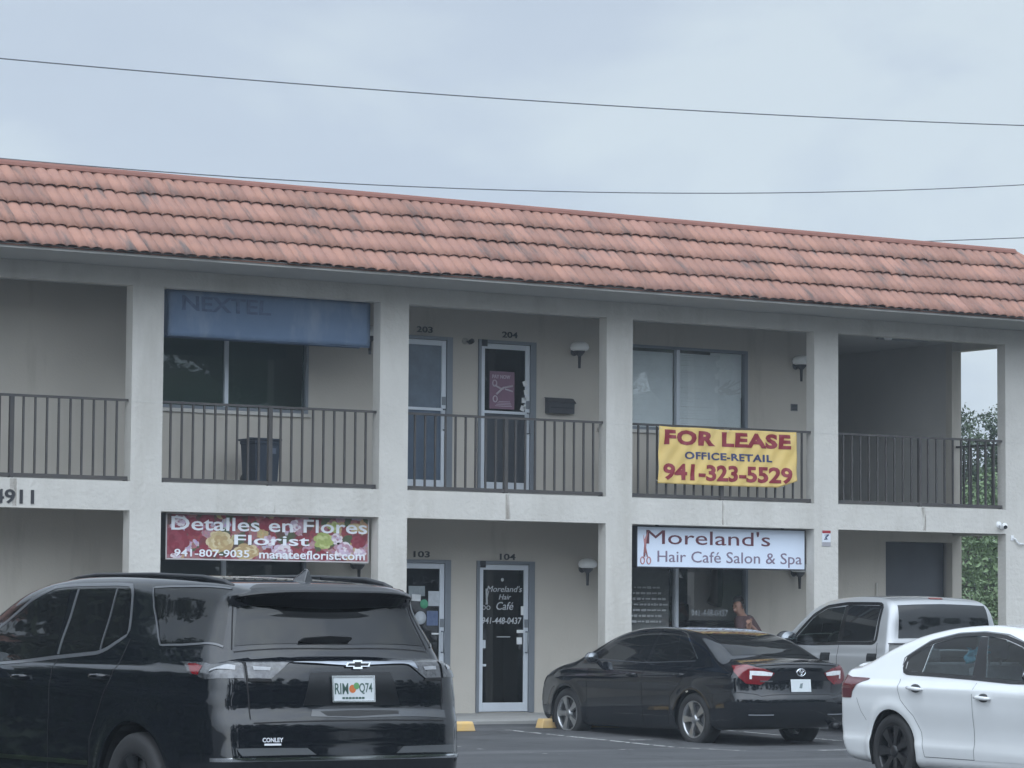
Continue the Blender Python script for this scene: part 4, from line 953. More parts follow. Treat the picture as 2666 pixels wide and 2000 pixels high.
    def seams(self, name, lines, w=.007, both=True, mt=None):
        """thin dark shut lines, all in one part"""
        for ln in lines:
            for sg in ((1, -1) if both and max(abs(q[1]) for q in ln) > .01 else (1,)):
                n = 10*len(ln); p = resample(ln, n+1); p[:, 1] *= sg; q = self.on(p); Nn = self.sh.grad(q); t = np.gradient(q, axis=0); s = np.cross(Nn, t); s /= np.linalg.norm(s, axis=1, keepdims=True)+1e-9
                link_mesh(name, np.vstack([q-s*w/2+Nn*.0015, q+s*w/2+Nn*.0015]), [(i, i+1, n+2+i, n+1+i) for i in range(n)], [mt or SEAM], self.root, np.vstack([Nn, Nn]))
    def at(self, p): return Vector(self.on([p])[0]), Vector(self.sh.grad(self.on([p]))[0])
    def handle(self, p, length, material, parent, tilt=0, dark=None, name='handle'):
        c, nr = self.at(p); sg = 1 if c.y > 0 else -1; M = Matrix.Translation(c+nr*.004)
        if dark: m = MB(); m.lathe([(0, .004), (.045, .002), (.055, -.004)], 16, M @ Matrix.Rotation(R(-90*sg), 4, 'X') @ Matrix.Diagonal((1.5, .7, 1, 1))); m.build('grip_shade', dark, parent)  # dark disc paints in the shade behind the grip
        m = MB(); L = length/2; pts = [(-L, 0, 0), (-L*.8, sg*.03, 0), (-L*.3, sg*.042, 0), (L*.5, sg*.042, 0), (L*.85, sg*.032, 0), (L, 0, 0)]
        pts = [c+Vector((x, y, x*tilt)) for x, y, z in pts]; m.tube(pts, [.010, .016, .017, .017, .016, .010], 8); return m.build(name, material, parent)
    def liner(self, ax, r, y_in=.50):
        W = self.s['W']-.035; wr = self.s['wr']; n = 28
        for sg in (1, -1):
            m = MB(); v = []
            for y in (sg*W, sg*y_in):
                for i in range(n+1): a_ = -.35+i*(math.pi+.7)/n; v.append((ax+(r-.004)*math.cos(a_), y, wr+(r-.004)*math.sin(a_)))
            m.add(v, [(i, i+1, n+1+i+1, n+1+i) for i in range(n)]+[tuple(range(n+1, 2*n+2))], False)
            m.build('wheel_well', WELL, self.root)
    def wheel(self, ax, sg, r, width, rim_r, rim_mat, spokes, style='twin', y=None, proto=None, hubcol=None):
        yc = sg*(y if y else self.s['W']-.02)
        if proto is not None:
            o = clone(proto, self.root); o.location = (ax, yc, r); o.rotation_euler = (0, random.uniform(0, 1), 0 if sg > 0 else math.pi) if False else (0, 0, 0 if sg > 0 else math.pi); return o
        w = bpy.data.objects.new('wheel', None); COL.objects.link(w); w.parent = self.root; w.location = (ax, yc, r); w.rotation_euler = (0, 0, 0 if sg > 0 else math.pi); w.empty_display_size = .1
        A = Matrix.Rotation(R(-90), 4, 'X')           # lathe axis -> +y outwards
        m = MB(); h = width; m.lathe([(rim_r, -h), (r*.93, -h), (r*.985, -h*.9), (r, -h*.75), (r, -h*.25), (r*.985, -h*.08), (r*.95, -.004), (r*.88, .006), (rim_r+.012, .002), (rim_r, -.008)], 48, A); m.build('tyre', TYRE, w)
        m = MB(); m.lathe([(rim_r, -.006), (rim_r-.012, -.004), (rim_r-.022, -.02), (rim_r-.03, -.10), (rim_r-.035, -h*.8)], 40, A)
        nsp = spokes
        for k in range(nsp):
            a_ = 2*math.pi*k/nsp
            for off in ((-.11, .11) if style == 'twin' else (0,)):
                wd0, wd1 = (.018, .022) if style == 'twin' else (.030, .048)
                v = []
                for rr, wd, dz in ((.045, wd0*1.25, -.020), (rim_r*.55, wd0, -.012), (rim_r-.016, wd1, -.010)):
                    ang = a_+off*(rr/rim_r)**.6*1.0
                    cx, cz = rr*math.cos(ang), rr*math.sin(ang); tx, tz = -math.sin(ang), math.cos(ang)
                    v += [(cx-tx*wd, dz, cz-tz*wd), (cx+tx*wd, dz, cz+tz*wd), (cx+tx*wd*1.25, dz-.035, cz+tz*wd*1.25), (cx-tx*wd*1.25, dz-.035, cz-tz*wd*1.25)]
                m.add(v, [(4*i+j, 4*i+(j+1) % 4, 4*i+4+(j+1) % 4, 4*i+4+j) for i in range(2) for j in range(4)]+[(0, 1, 2, 3), (11, 10, 9, 8)])
        m.lathe([(0, -.004), (.03, -.006), (.055, -.014), (.07, -.05)], 20, A); m.build('rim', rim_mat, w)
        m = MB(); m.lathe([(0, -.075), (rim_r-.05, -.075), (rim_r-.05, -.09)], 28, A); m.build('brake_disc', mat('brake steel', (.10, .10, .105), .5, metal=.5), w)
        return w
    def mirror_unit(self, x, z, material, capm=None, sg=1, size=1.0, arm=.0):
        c, nr = self.at((x, sg*.9, z)); m = MB(); y0 = c.y
        prof = [(0, 0), (.5, .2), (.8, .55), (.92, 1), (.85, 1.45), (.6, 1.8), (.25, 1.98), (0, 2.0)]
        m.lathe([(a_*.085, b_*.105-.105) for a_, b_ in prof], 18, Matrix.Translation((x, y0+sg*(.13+arm), z+.04)) @ Matrix.Rotation(R(90), 4, 'X') @ Matrix.Diagonal((.85*size, 1.05*size, size, 1)))
        m.tube([(x+.02, y0-sg*.01, z-.02), (x+.0, y0+sg*(.10+arm), z+.01)], [.03, .022], 8)
        o = m.build('mirror', material, self.root)
        m = MB(); m.lathe([(0, 0), (.07, 0), (.075, .01), (0, .012)], 20, Matrix.Translation((x-.073*size, y0+sg*(.13+arm), z+.04)) @ Matrix.Rotation(R(-90), 4, 'Y') @ Matrix.Diagonal((1.0*size, 1.3*size, 1, 1))); m.build('mirror_glass', MIRG, o)
        return o

def paint(name, col, rough=.22, flake=0, spec=.15, metal=0):
    m = mat(name, col, rough, metal=metal, spec=spec, coat=1.0, noise=(1.2, .06)); return m
SEAM = mat('shut line', (.004, .004, .005), .8); WELL = mat('wheel well', (.010, .010, .011), .9); TYRE = mat('tyre rubber', (.018, .018, .019), .75, bump=(60, .2, .004))
CHROME = mat('chrome', (.75, .77, .80), .08, metal=1); MIRG = mat('mirror silvering', (.20, .215, .23), .05, metal=1)
TINT = mat('tinted glass', (.008, .009, .010), .03, spec=.5); FRIT = mat('black window trim', (.008, .008, .009), .25)
REDL_ = mat('red lamp lens', (.17, .007, .013), .08, coat=1, noise=(30, .3)); CLEAR = mat('clear lamp lens', (.11, .114, .122), .15, metal=.3, coat=1, noise=(26, .75, (.025, .025, .028))); WHITEL2 = mat('white lamp lens', (.30, .31, .33), .12, coat=1, noise=(26, .25))
PLATE = mat('plate white', (.62, .66, .68), .45, noise=(9, .12)); PLTXT = mat('plate green', (.05, .10, .085), .5); ORANGE = mat('plate orange', (.55, .16, .05), .5)

def licence_plate(car, p, name, left, right, art, w=.305, h=.152, frame=True, tilt=0):
    c, n = car.at(p); M = Matrix.Translation(c+Vector((-.012, 0, 0))) @ Matrix.Rotation(R(-90), 4, 'Z') @ Matrix.Rotation(R(tilt), 4, 'X')
    m = MB(); m.box(-w/2, w/2, -.002, .004, -h/2, h/2, M); o = m.build(name, PLATE, car.root, bevel=.003)
    if frame:
        m = MB(); t = .008
        for q in ((-w/2-t, w/2+t, h/2-.002, h/2+t), (-w/2-t, w/2+t, -h/2-t, -h/2+.002), (-w/2-t, -w/2+.002, -h/2+.002, h/2-.002), (w/2-.002, w/2+t, -h/2+.002, h/2-.002)): m.box(q[0], q[1], -.006, .004, q[2], q[3], M)
        m.build('plate_frame', CHROME if art else BLACKP, o)
    m = MB()
    if left: text_into(m, left, -w*.46, -w*.13, -h*.22, h*.24, -.0025, M=M, depth=.001, bold=.01)
    if right: text_into(m, right, w*.14, w*.46, -h*.22, h*.24, -.0025, M=M, depth=.001, bold=.01)
    if art:
        for i in range(7): m.box(-w*.28+i*w*.08, -w*.28+i*w*.08+w*.06, -.004, -.0025, -h*.42, -h*.34, M)
    if m.v: m.build('plate_lettering', PLTXT, o)
    if art:
        m = MB(); m.lathe([(0, 0), (.026, 0)], 16, M @ Matrix.Translation((-.008, -.003, .0)) @ Matrix.Rotation(R(90), 4, 'X')); m.build('orange_mark', ORANGE, o)
        m = MB(); m.lathe([(0, 0), (.022, 0)], 12, M @ Matrix.Translation((.022, -.0032, .018)) @ Matrix.Rotation(R(90), 4, 'X')); m.build('leaf_mark', mat('plate leaf', (.12, .30, .12), .5), o)
    else:
        m = MB(); m.prism([(-.03, -.03), (.012, -.035), (.03, .03), (-.01, .025)], .0022, .003, M @ FRONT); m.build('plate_mark', mat('plate grey', (.16, .20, .21), .6), o)
    return o

def seat(parent, x, y, z, mtl, back_h=.62):
    m = MB(); m.box(x-.25, x+.27, y-.25, y+.25, z, z+.14); m.build('seat', mtl, parent, bevel=.04)
    m = MB(); M = Matrix.Translation((x-.27, y, z+.10)) @ Matrix.Rotation(R(-14), 4, 'Y'); m.box(-.07, .07, -.24, .24, 0, back_h, M); m.box(-.05, .05, -.13, .13, back_h+.06, back_h+.26, M); m.box(-.012, .012, -.07, -.05, back_h, back_h+.07, M); m.box(-.012, .012, .05, .07, back_h, back_h+.07, M)
    m.build('seat_back', mtl, parent, bevel=.035)

# ---- black SUV, tail to the camera
BLK = paint('black car paint', (.0060, .0075, .0105), .10)
suv = Car('suv', SUV, POSE['SUV'], 'large black SUV with roof rails and silver tail lamps, its tail towards the street', BLK, .034)
wp = None
for ax in (0, 3.07):
    suv.liner(ax, .46)
    for sg in (1, -1): wp = suv.wheel(ax, sg, .39, .255, .26, mat('dark grey alloy', (.05, .052, .056), .35, metal=.7), 5, proto=wp) if wp is None else suv.wheel(ax, sg, .39, .255, .26, None, 5, proto=wp)
for nm, b, t in (('door_window', [(2.55, .93, 1.195), (2.0, .95, 1.207), (1.5, .94, 1.24), (1.215, .93, 1.266)], [(2.50, .92, 1.235), (2.1, .85, 1.45), (1.82, .80, 1.595), (1.526, .76, 1.678), (1.30, .76, 1.692)]),
                 ('door_window', [(1.15, .93, 1.27), (.60, .92, 1.303)], [(1.185, .76, 1.692), (.65, .76, 1.697)]),
                 ('door_window', [(.57, .92, 1.305), (.29, .88, 1.41)], [(.61, .76, 1.697), (.45, .755, 1.70)]),
                 ('quarter_window', [(-.20, .9, 1.345), (-.80, .79, 1.354)], [(.15, .75, 1.70), (-.67, .65, 1.696)])):
    for o in suv.panel(nm, b, t, TINT, .003, 16, 8, both=True): pass
suv.strip('window_trim', [(2.6, .93, 1.17), (2.0, .955, 1.185), (1.2, .94, 1.246), (.62, .93, 1.283), (.50, .92, 1.31), (.27, .88, 1.405), (.40, .77, 1.68), (.46, .75, 1.725), (.65, .74, 1.727), (1.3, .74, 1.722), (1.55, .745, 1.71), (1.84, .785, 1.628), (2.12, .84, 1.475), (2.56, .92, 1.24)], .026, mat('satin grey trim', (.085, .09, .098), .3, coat=.5), both=True, n=90)
GTRIM = mat('satin grey trim', (.085, .09, .098), .3, coat=.5)
suv.strip('pillar_trim', [(1.165, .935, 1.268), (1.172, .85, 1.48), (1.178, .76, 1.698)], .030, GTRIM, .006, both=True, n=20); suv.strip('window_bar', [(.585, .92, 1.305), (.608, .84, 1.50), (.628, .76, 1.70)], .018, GTRIM, .006, both=True, n=20)
suv.strip('quarter_trim', [(-.66, .65, 1.702), (-.2, .72, 1.706), (.155, .75, 1.705), (.06, .80, 1.58), (-.19, .895, 1.338), (-.45, .87, 1.342), (-.81, .79, 1.347)], .014, GTRIM, .006, both=True, n=60)
suv.panel('windscreen', [(2.90, .70, 1.23), (2.96, 0, 1.23), (2.90, -.70, 1.23)], [(2.12, .58, 1.66), (2.16, 0, 1.68), (2.12, -.58, 1.66)], TINT)
rg = suv.panel('rear_window', [(-.83, .715, 1.352), (-.87, 0, 1.352), (-.83, -.715, 1.352)], [(-.735, .635, 1.59), (-.74, 0, 1.60), (-.735, -.635, 1.59)], TINT, .004, 24, 8)
m = MB(); ny = 24; v = []                     # roof spoiler overhanging the rear window
for i in range(ny+1):
    y = -.655+1.31*i/ny; q = (y/.655)**2; tp = 1-.6*max(0, abs(y)/.655-.80)/.20
    for (x, z) in ((-.62, 1.742), (-.80, 1.722), (-.895, 1.697), (-.905, 1.686), (-.86, 1.635), (-.79, 1.580), (-.66, 1.60)): v.append((x+.10*q*q+(1-tp)*.06, y, z-.035*q*q-(0 if z > 1.65 else -.045*q)))
k = 7; m.add(v, [(i*k+j, i*k+(j+1) % k, (i+1)*k+(j+1) % k, (i+1)*k+j) for i in range(ny) for j in range(k)]+[tuple(range(k)), tuple(range(ny*k+k-1, ny*k-1, -1))], False)
sp = m.build('spoiler', mat('satin black spoiler', (.008, .009, .011), .35), suv.root, bevel=.006)
c, nrm = suv.at((-.84, .07, 1.372)); m = MB(); p = [(.27, -.004), (.235, .018), (.06, .030), (-.105, .024), (-.12, .012), (-.095, -.012), (.06, -.024), (.20, -.020)]
v = []
for dx in (0, -.03):
    for y, z in p: v.append((c.x+dx-.55*z, y, 1.377+z))
n = len(p); m.add(v, [tuple(range(n)), tuple(range(2*n-1, n-1, -1))]+[(i, n+i, n+(i+1) % n, (i+1) % n) for i in range(n)]); m.build('wiper', BLACKP, suv.root, bevel=.004)
# tailgate furniture
tl_in_t, tl_in_b = [(-.955, .715, 1.246), (-1.02, .43, 1.240)], [(-.985, .715, 1.136), (-1.03, .575, 1.136)]
tl_out_b = [(-.52, .95, 1.243), (-.66, .96, 1.18), (-.80, .95, 1.136), (-.93, .82, 1.134), (-.975, .738, 1.135)]
tl_out_t = [(-.50, .94, 1.250), (-.66, .93, 1.249), (-.80, .91, 1.249), (-.90, .80, 1.249), (-.945, .738, 1.248)]
for sg in (1, -1):
    S = lambda pts: [(x, sg*y, z) for x, y, z in pts]
    a_ = suv.panel('tail_lamp', S(tl_in_b), S(tl_in_t), CLEAR, .008, 14, 6, rim=.02); suv.panel('lamp_bar', S([(-.99, .68, 1.188), (-1.03, .58, 1.190)]), S([(-.98, .68, 1.208), (-1.02, .57, 1.208)]), WHITEL2, .012, 8, 2, a_); suv.panel('lamp_base', S([(-.99, .715, 1.118), (-1.04, .565, 1.118)]), S([(-.985, .715, 1.134), (-1.03, .575, 1.134)]), SEAM, .009, 8, 2, a_)
    a_ = suv.panel('tail_lamp', S(tl_out_b), S(tl_out_t), CLEAR, .008, 24, 6, rim=.02); suv.panel('red_reflector', S([(-.60, .95, 1.222), (-.70, .955, 1.180), (-.75, .95, 1.165)]), S([(-.585, .94, 1.240), (-.66, .93, 1.240), (-.74, .92, 1.225)]), REDL_, .011, 10, 4, a_); suv.panel('lamp_bar', S([(-.84, .91, 1.180), (-.94, .78, 1.180)]), S([(-.84, .905, 1.205), (-.94, .775, 1.205)]), WHITEL2, .012, 8, 2, a_)
suv.panel('chrome_strip', [(-1.02, .40, 1.230), (-1.045, 0, 1.216), (-1.02, -.44, 1.222), (-1.015, -.52, 1.190)], [(-1.0, .44, 1.247), (-1.03, 0, 1.240), (-1.0, -.44, 1.247), (-1.0, -.50, 1.235)], mat('smoked chrome', (.38, .40, .44), .10, metal=1), .010, 24, 3)
c, nrm = suv.at((-1.04, -.045, 1.222)); M = Matrix.Translation(c+Vector((-.012, 0, 0))) @ Matrix.Rotation(R(-90), 4, 'Z') @ Matrix.Rotation(R(-12), 4, 'X')
cross = lambda a_, b_, k: [(-a_, -b_), (-k, -b_), (-k, -2.1*b_), (k, -2.1*b_), (k, -b_), (a_, -b_), (a_+.012, b_), (k+.004, b_), (k+.004, 2.1*b_), (-k+.004, 2.1*b_), (-k+.004, b_), (-a_+.012, b_)]
m = MB(); m.prism(cross(.088, .0135, .034), .0, .010, M @ FRONT); em = m.build('emblem', CHROME, suv.root); m = MB(); m.prism(cross(.075, .0075, .022), .0105, .013, M @ FRONT); m.build('emblem_infill', BLACKP, em)
suv.panel('plate_recess', [(-1.07, .36, .972), (-1.08, 0, .968), (-1.07, -.36, .972)], [(-1.05, .30, 1.175), (-1.05, 0, 1.18), (-1.05, -.30, 1.175)], mat('recess black', (.006, .007, .009), .3), .002, 16, 6)
licence_plate(suv, (-1.07, 0, 1.073), 'licence_plate', 'RIM', 'Q74', True, tilt=-4)
suv.panel('bumper_slot', [(-1.105, .20, .905), (-1.11, 0, .90), (-1.10, -.34, .915)], [(-1.085, .24, .93), (-1.09, 0, .938), (-1.08, -.34, .930)], mat('dark bumper slot', (.004, .004, .005), .4), .005, 16, 4)
suv.panel('bumper_ledge', [(-1.095, .32, .898), (-1.105, 0, .885), (-1.06, -.74, .885)], [(-1.08, .30, .945), (-1.085, 0, .95), (-1.03, -.74, .935)], mat('grey ledge reflection', (.03, .034, .04), .18, coat=1), .003, 24, 4)  # lighter grey paints in the reflection along the bumper top
suv.seams('shut_line', [[(-.955, .725, 1.25), (-.99, .725, 1.13), (-1.03, .725, 1.0), (-1.05, .725, .89)], [(-1.11, .725, .875), (-1.12, .4, .875), (-1.125, 0, .875)], [(1.19, .985, .42), (1.17, .985, 1.0), (1.165, .94, 1.25)], [(2.45, .985, .42), (2.4, .985, 1.15)], [(.60, .985, .42), (.58, .985, .72), (.42, .985, .98), (.30, .98, 1.15), (.22, .90, 1.38)], [(-.84, .74, 1.33), (-.80, .71, 1.45), (-.70, .66, 1.60)], [(-.875, .74, 1.333), (-.90, 0, 1.333)]], .009)
suv.strip('chrome_bumper_strip', [(-.88, .90, .635), (-1.03, .84, .637), (-1.13, .5, .64), (-1.16, 0, .64), (-1.13, -.5, .64), (-1.03, -.84, .637), (-.88, -.90, .635)], .024, CHROME, .008, 60)
for sg in (1, -1): suv.panel('bumper_inset', [(-1.10, sg*.80, .665), (-1.15, sg*.30, .667)], [(-1.09, sg*.84, .715), (-1.15, sg*.36, .71)], mat('satin grey inset', (.07, .075, .08), .3), .004, 14, 3)
m = MB(); c, nrm = suv.at((-1.13, .60, .75)); M = Matrix.Translation(c+nrm*.006) @ Matrix.Rotation(math.atan2(nrm.y, nrm.x)+R(90), 4, 'Z'); text_into(m, 'CONLEY', -.068, .068, -.002, .026, 0, bold=.02, M=M); m.box(-.055, .055, -.003, 0, -.022, -.010, M); m.build('dealer_badge', WHITEL, suv.root)
for (x, z) in ((1.60, 1.108), (.47, 1.13)):
    for sg in (1, -1): suv.handle((x, sg*.985, z), .20, BLK, suv.root, -.02)
suv.strip('door_moulding', [(2.4, .99, .56), (.6, .99, .56)], .03, CHROME, .006, both=True)
for sg in (1, -1):
    m = MB(); pts = [(1.72, sg*.60, 1.745), (1.5, sg*.61, 1.795), (1.2, sg*.62, 1.812), (.4, sg*.63, 1.808), (-.25, sg*.62, 1.788), (-.50, sg*.60, 1.755), (-.60, sg*.60, 1.72)]
    q = [suv.at(p)[0] for p in pts]; pts = [(p[0], p[1], max(p[2]-.012, q_.z-.005)) for p, q_ in zip(pts, q)]
    m.tube(pts, [.012, .018, .019, .019, .019, .018, .012], 10)
    for x in (1.1, .35): m.box(x-.05, x+.05, sg*.62-.018, sg*.62+.018, 1.70, 1.80)
    m.build('roof_rail', mat('satin black rail', (.012, .013, .016), .35), suv.root)
c, nrm = suv.at((-.34, -.05, 1.78)); m = MB(); m.add([(c.x+.11, c.y-.012, c.z-.01), (c.x+.11, c.y+.012, c.z-.01), (c.x-.11, c.y+.035, c.z-.012), (c.x-.11, c.y-.035, c.z-.012), (c.x-.075, c.y-.006, c.z+.075), (c.x-.075, c.y+.006, c.z+.075), (c.x-.105, c.y+.006, c.z+.07), (c.x-.105, c.y-.006, c.z+.07)], [(0, 1, 5, 4), (1, 2, 6, 5), (2, 3, 7, 6), (3, 0, 4, 7), (4, 5, 6, 7)]); m.build('antenna_fin', mat('fin black', (.03, .033, .038), .2, coat=1), suv.root, bevel=.006)
for sg in (1, -1): suv.mirror_unit(2.30, 1.20, BLK, sg=sg, size=1.25)
suv.panel('headlamp', [(3.75, .93, .80), (3.95, .80, .80)], [(3.60, .93, .93), (3.93, .78, .93)], CLEAR, both=True); suv.panel('grille', [(4.02, .6, .55), (4.08, 0, .55), (4.02, -.6, .55)], [(3.98, .6, .85), (4.04, 0, .85), (3.98, -.6, .85)], BLACKP)

# ---- black sedan, parked nose to the building
BLK2 = paint('black sedan paint', (.0055, .0068, .0095), .13)
sed = Car('sedan', SEDAN, POSE['SEDAN'], 'black sedan with red tail lamps and silver alloy wheels, parked nose to the shops', BLK2, .032)
wp = None; AL = mat('silver alloy', (.40, .41, .42), .28, metal=.9)
for ax in (0, 2.775):
    sed.liner(ax, .365)
    for sg in (1, -1): wp = sed.wheel(ax, sg, .33, .22, .232, AL, 5, proto=wp, y=.885) if wp is None else sed.wheel(ax, sg, .33, .22, .232, AL, 5, proto=wp, y=.885)
for nm, b, t in (('door_window', [(2.20, .80, 1.065), (1.6, .82, 1.05), (1.085, .82, 1.037)], [(2.16, .79, 1.085), (1.80, .72, 1.27), (1.46, .64, 1.385), (1.055, .63, 1.395)]),
                 ('door_window', [(1.01, .82, 1.038), (.45, .82, 1.05)], [(.985, .63, 1.396), (.62, .62, 1.388)]),
                 ('quarter_window', [(.42, .82, 1.052), (.05, .80, 1.078)], [(.58, .62, 1.385), (.42, .65, 1.33)])):
    sed.panel(nm, b, t, TINT, .003, 16, 8, both=True)
sed.strip('window_trim', [(1.0, .60, 1.418), (.62, .595, 1.412), (.46, .62, 1.37), (.25, .70, 1.24), (.02, .79, 1.075)], .018, CHROME, .006, both=True, n=30)
sed.strip('belt_trim', [(2.2, .83, 1.045), (1.1, .84, 1.018), (.05, .82, 1.055)], .014, mat('satin trim', (.07, .075, .085), .25, metal=.5), .005, both=True, n=30)
sed.panel('rear_window', [(-.42, .60, 1.115), (-.50, 0, 1.12), (-.42, -.60, 1.115)], [(.26, .50, 1.40), (.28, 0, 1.42), (.26, -.50, 1.40)], TINT, .004, 20, 10)
sed.panel('windscreen', [(2.66, .66, 1.06), (2.74, 0, 1.06), (2.66, -.66, 1.06)], [(1.72, .52, 1.42), (1.70, 0, 1.455), (1.72, -.52, 1.42)], TINT)
sed.seams('shut_line', [[(1.05, .91, .25), (1.06, .91, .9), (1.04, .82, 1.03)], [(2.30, .91, .25), (2.28, .91, .95)], [(.52, .90, .25), (.46, .905, .6), (.22, .905, .80), (.06, .86, 1.03)], [(-.50, .68, 1.09), (-.85, .66, 1.05), (-.99, .62, 1.03)], [(-1.02, .60, .66), (-1.045, 0, .655)], [(-.30, .90, .66), (-.80, .86, .68), (-1.0, .6, .66)]], .007)
for sg in (1, -1):
    S = lambda pts: [(x, sg*y, z) for x, y, z in pts]
    a_ = sed.panel('tail_lamp', S([(-.70, .81, .985), (-.82, .80, .86), (-.90, .755, .79), (-.96, .57, .775), (-1.0, .46, .84)]), S([(-.685, .80, 1.0), (-.80, .76, 1.005), (-.91, .68, 1.0), (-.97, .52, .97), (-1.0, .385, .915)]), REDL_, .007, 28, 8, rim=.02)
    sed.panel('reverse_light', S([(-.90, .70, .895), (-.97, .55, .885), (-1.0, .43, .882)]), S([(-.895, .70, .945), (-.965, .55, .942), (-1.0, .415, .92)]), mat('bright lamp lens', (.82, .84, .86), .12, coat=1, noise=(26, .2)), .012, 14, 4, a_)
    sed.panel('reverse_light_leg', S([(-.905, .705, .845), (-.922, .68, .845)]), S([(-.905, .705, .894), (-.922, .68, .894)]), mat('bright lamp lens', (.82, .84, .86), .12, coat=1, noise=(26, .2)), .0115, 4, 3, a_)
    sed.panel('bumper_reflector', S([(-.94, .74, .40), (-1.03, .42, .40)]), S([(-.94, .74, .416), (-1.03, .42, .416)]), mat('grey reflector', (.20, .21, .23), .2), .005, 12, 2)
    sed.handle((1.28, sg*.91, .865), .20, BLK2, sed.root, -.03); sed.handle((.26, sg*.905, .88), .20, BLK2, sed.root, -.03); sed.mirror_unit(2.12, 1.03, mat('mirror shell', (.05, .055, .06), .15, coat=1), sg=sg, size=.82)
m = MB(); c, nrm = sed.at((-1.0, 0, .925)); M = Matrix.Translation(c+Vector((-.008, 0, 0))) @ Matrix.Rotation(R(-90), 4, 'Z')
for (a_, b_, zz) in ((.066, .045, 0), (.042, .017, .020), (.016, .040, .004)): m.tube([M @ Vector((a_*math.cos(i*.2618), -.004, zz+b_*math.sin(i*.2618))) for i in range(25)], .007, 6)
m.build('emblem', CHROME, sed.root)
licence_plate(sed, (-1.03, 0, .765), 'licence_plate', '', '', False, w=.31, h=.155, frame=False, tilt=-6)
m = MB(); c, nrm = sed.at((-.98, .50, .825)); M = Matrix.Translation(c+nrm*.006) @ Matrix.Rotation(math.atan2(nrm.y, nrm.x)+R(90), 4, 'Z'); m.box(-.085, .085, -.004, 0, -.085+.07, -.07+.07, M); m.build('model_badge', CHROME, sed.root)
sed.strip('trunk_lip', [(-.96, .64, 1.05), (-1.0, .3, 1.062), (-1.01, 0, 1.065), (-1.0, -.3, 1.062), (-.96, -.64, 1.05)], .03, BLK2, .012, 30)
m = MB(); m.lathe([(0, 0), (.035, 0), (.04, .12), (.032, .12), (.03, .01)], 14, Matrix.Translation((-1.05, -.55, .27)) @ Matrix.Rotation(R(90), 4, 'Y')); m.build('exhaust', BLACKP, sed.root)
sed.panel('headlamp', [(3.35, .84, .70), (3.62, .62, .66)], [(3.25, .85, .82), (3.60, .60, .78)], CLEAR, both=True)

# ---- white sedan, nose towards the street
WHT = paint('white car paint', (.70, .715, .72), .26)
sideL = [(.12, 1.065), (1.17, 1.045), (2.20, 1.02), (2.17, 1.06), (1.745, 1.25), (1.43, 1.325), (1.07, 1.345), (.72, 1.335), (.40, 1.275), (.13, 1.16)]
rearP = [(.40, 1.045), (1.178, 1.026), (1.078, 1.37), (.735, 1.358), (.40, 1.298)]; frontP = [(1.382, 1.006), (2.22, .99), (2.25, 1.02), (1.75, 1.278), (1.44, 1.344), (1.182, 1.368)]
def cut_side(C, Nf): return (inpoly(rearP, C[:, 0], C[:, 2]) | inpoly(frontP, C[:, 0], C[:, 2])) & (np.abs(C[:, 1]) > .52)
def cut_screen(C, Nf): return (C[:, 0] > 1.85) & (C[:, 0] < 2.58) & (np.abs(C[:, 1]) < .52) & (C[:, 2] > 1.1)
def cut_rear(C, Nf): return (C[:, 0] > -.45) & (C[:, 0] < .25) & (np.abs(C[:, 1]) < .46) & (C[:, 2] > 1.15)
wh = Car('sedan', WHITE, POSE['WHITE'], 'white sedan with black wheels and a red wraparound tail lamp, its nose to the street', WHT, .03, (cut_side, cut_screen, cut_rear), (rearP, frontP))
wp = None; BRIM = mat('black alloy', (.016, .016, .018), .35, metal=.3, coat=.3)
for ax in (0, 2.776):
    wh.liner(ax, .375)
    for sg in (1, -1): wp = wh.wheel(ax, sg, .335, .23, .245, BRIM, 7, proto=wp, y=.89) if wp is None else wh.wheel(ax, sg, .335, .23, .245, BRIM, 7, proto=wp, y=.89)
CG = glass('car glass', (.66, .74, .76), .95); CG2 = glass('tinted car glass', (.56, .64, .66), .95)
wh.panel('quarter_window', [(.125, .83, 1.055), (.39, .835, 1.05)], [(.10, .77, 1.17), (.39, .71, 1.29)], TINT, .003, 10, 8, both=True)
rw = wh.panel('door_window', [(.40, .835, 1.05), (1.175, .84, 1.032)], [(.40, .71, 1.293), (.735, .68, 1.352), (1.075, .675, 1.364)], CG2, .003, 16, 8, both=True)
wh.panel('door_window', [(1.385, .845, 1.012), (2.22, .84, .995)], [(1.185, .675, 1.362), (1.44, .69, 1.338), (1.75, .72, 1.272), (2.24, .83, 1.02)], CG, .003, 16, 8, both=True)
wh.panel('pillar_trim', [(1.177, .84, 1.03), (1.383, .845, 1.012)], [(1.077, .675, 1.364), (1.183, .675, 1.363)], FRIT, .0035, 6, 8, both=True)
wh.strip('window_trim', [(2.30, .85, .985), (1.8, .86, .985), (1.2, .855, 1.012), (.6, .85, 1.03), (.13, .845, 1.038), (.085, .82, 1.07), (.07, .775, 1.17), (.38, .695, 1.308), (.72, .665, 1.368), (1.10, .655, 1.382), (1.44, .665, 1.36), (1.77, .70, 1.29), (2.30, .84, 1.01)], .036, FRIT, .006, both=True, n=80)
wh.strip('window_chrome', [(.05, .80, 1.10), (.03, .77, 1.17), (.34, .68, 1.318), (.72, .645, 1.386), (1.10, .635, 1.40), (1.46, .645, 1.378), (1.80, .69, 1.30)], .012, mat('bright trim', (.30, .31, .32), .25, metal=.6), .005, both=True, n=50)
wh.panel('windscreen', [(2.66, .64, 1.05), (2.72, 0, 1.06), (2.66, -.64, 1.05)], [(1.72, .54, 1.40), (1.68, 0, 1.445), (1.72, -.54, 1.40)], CG)
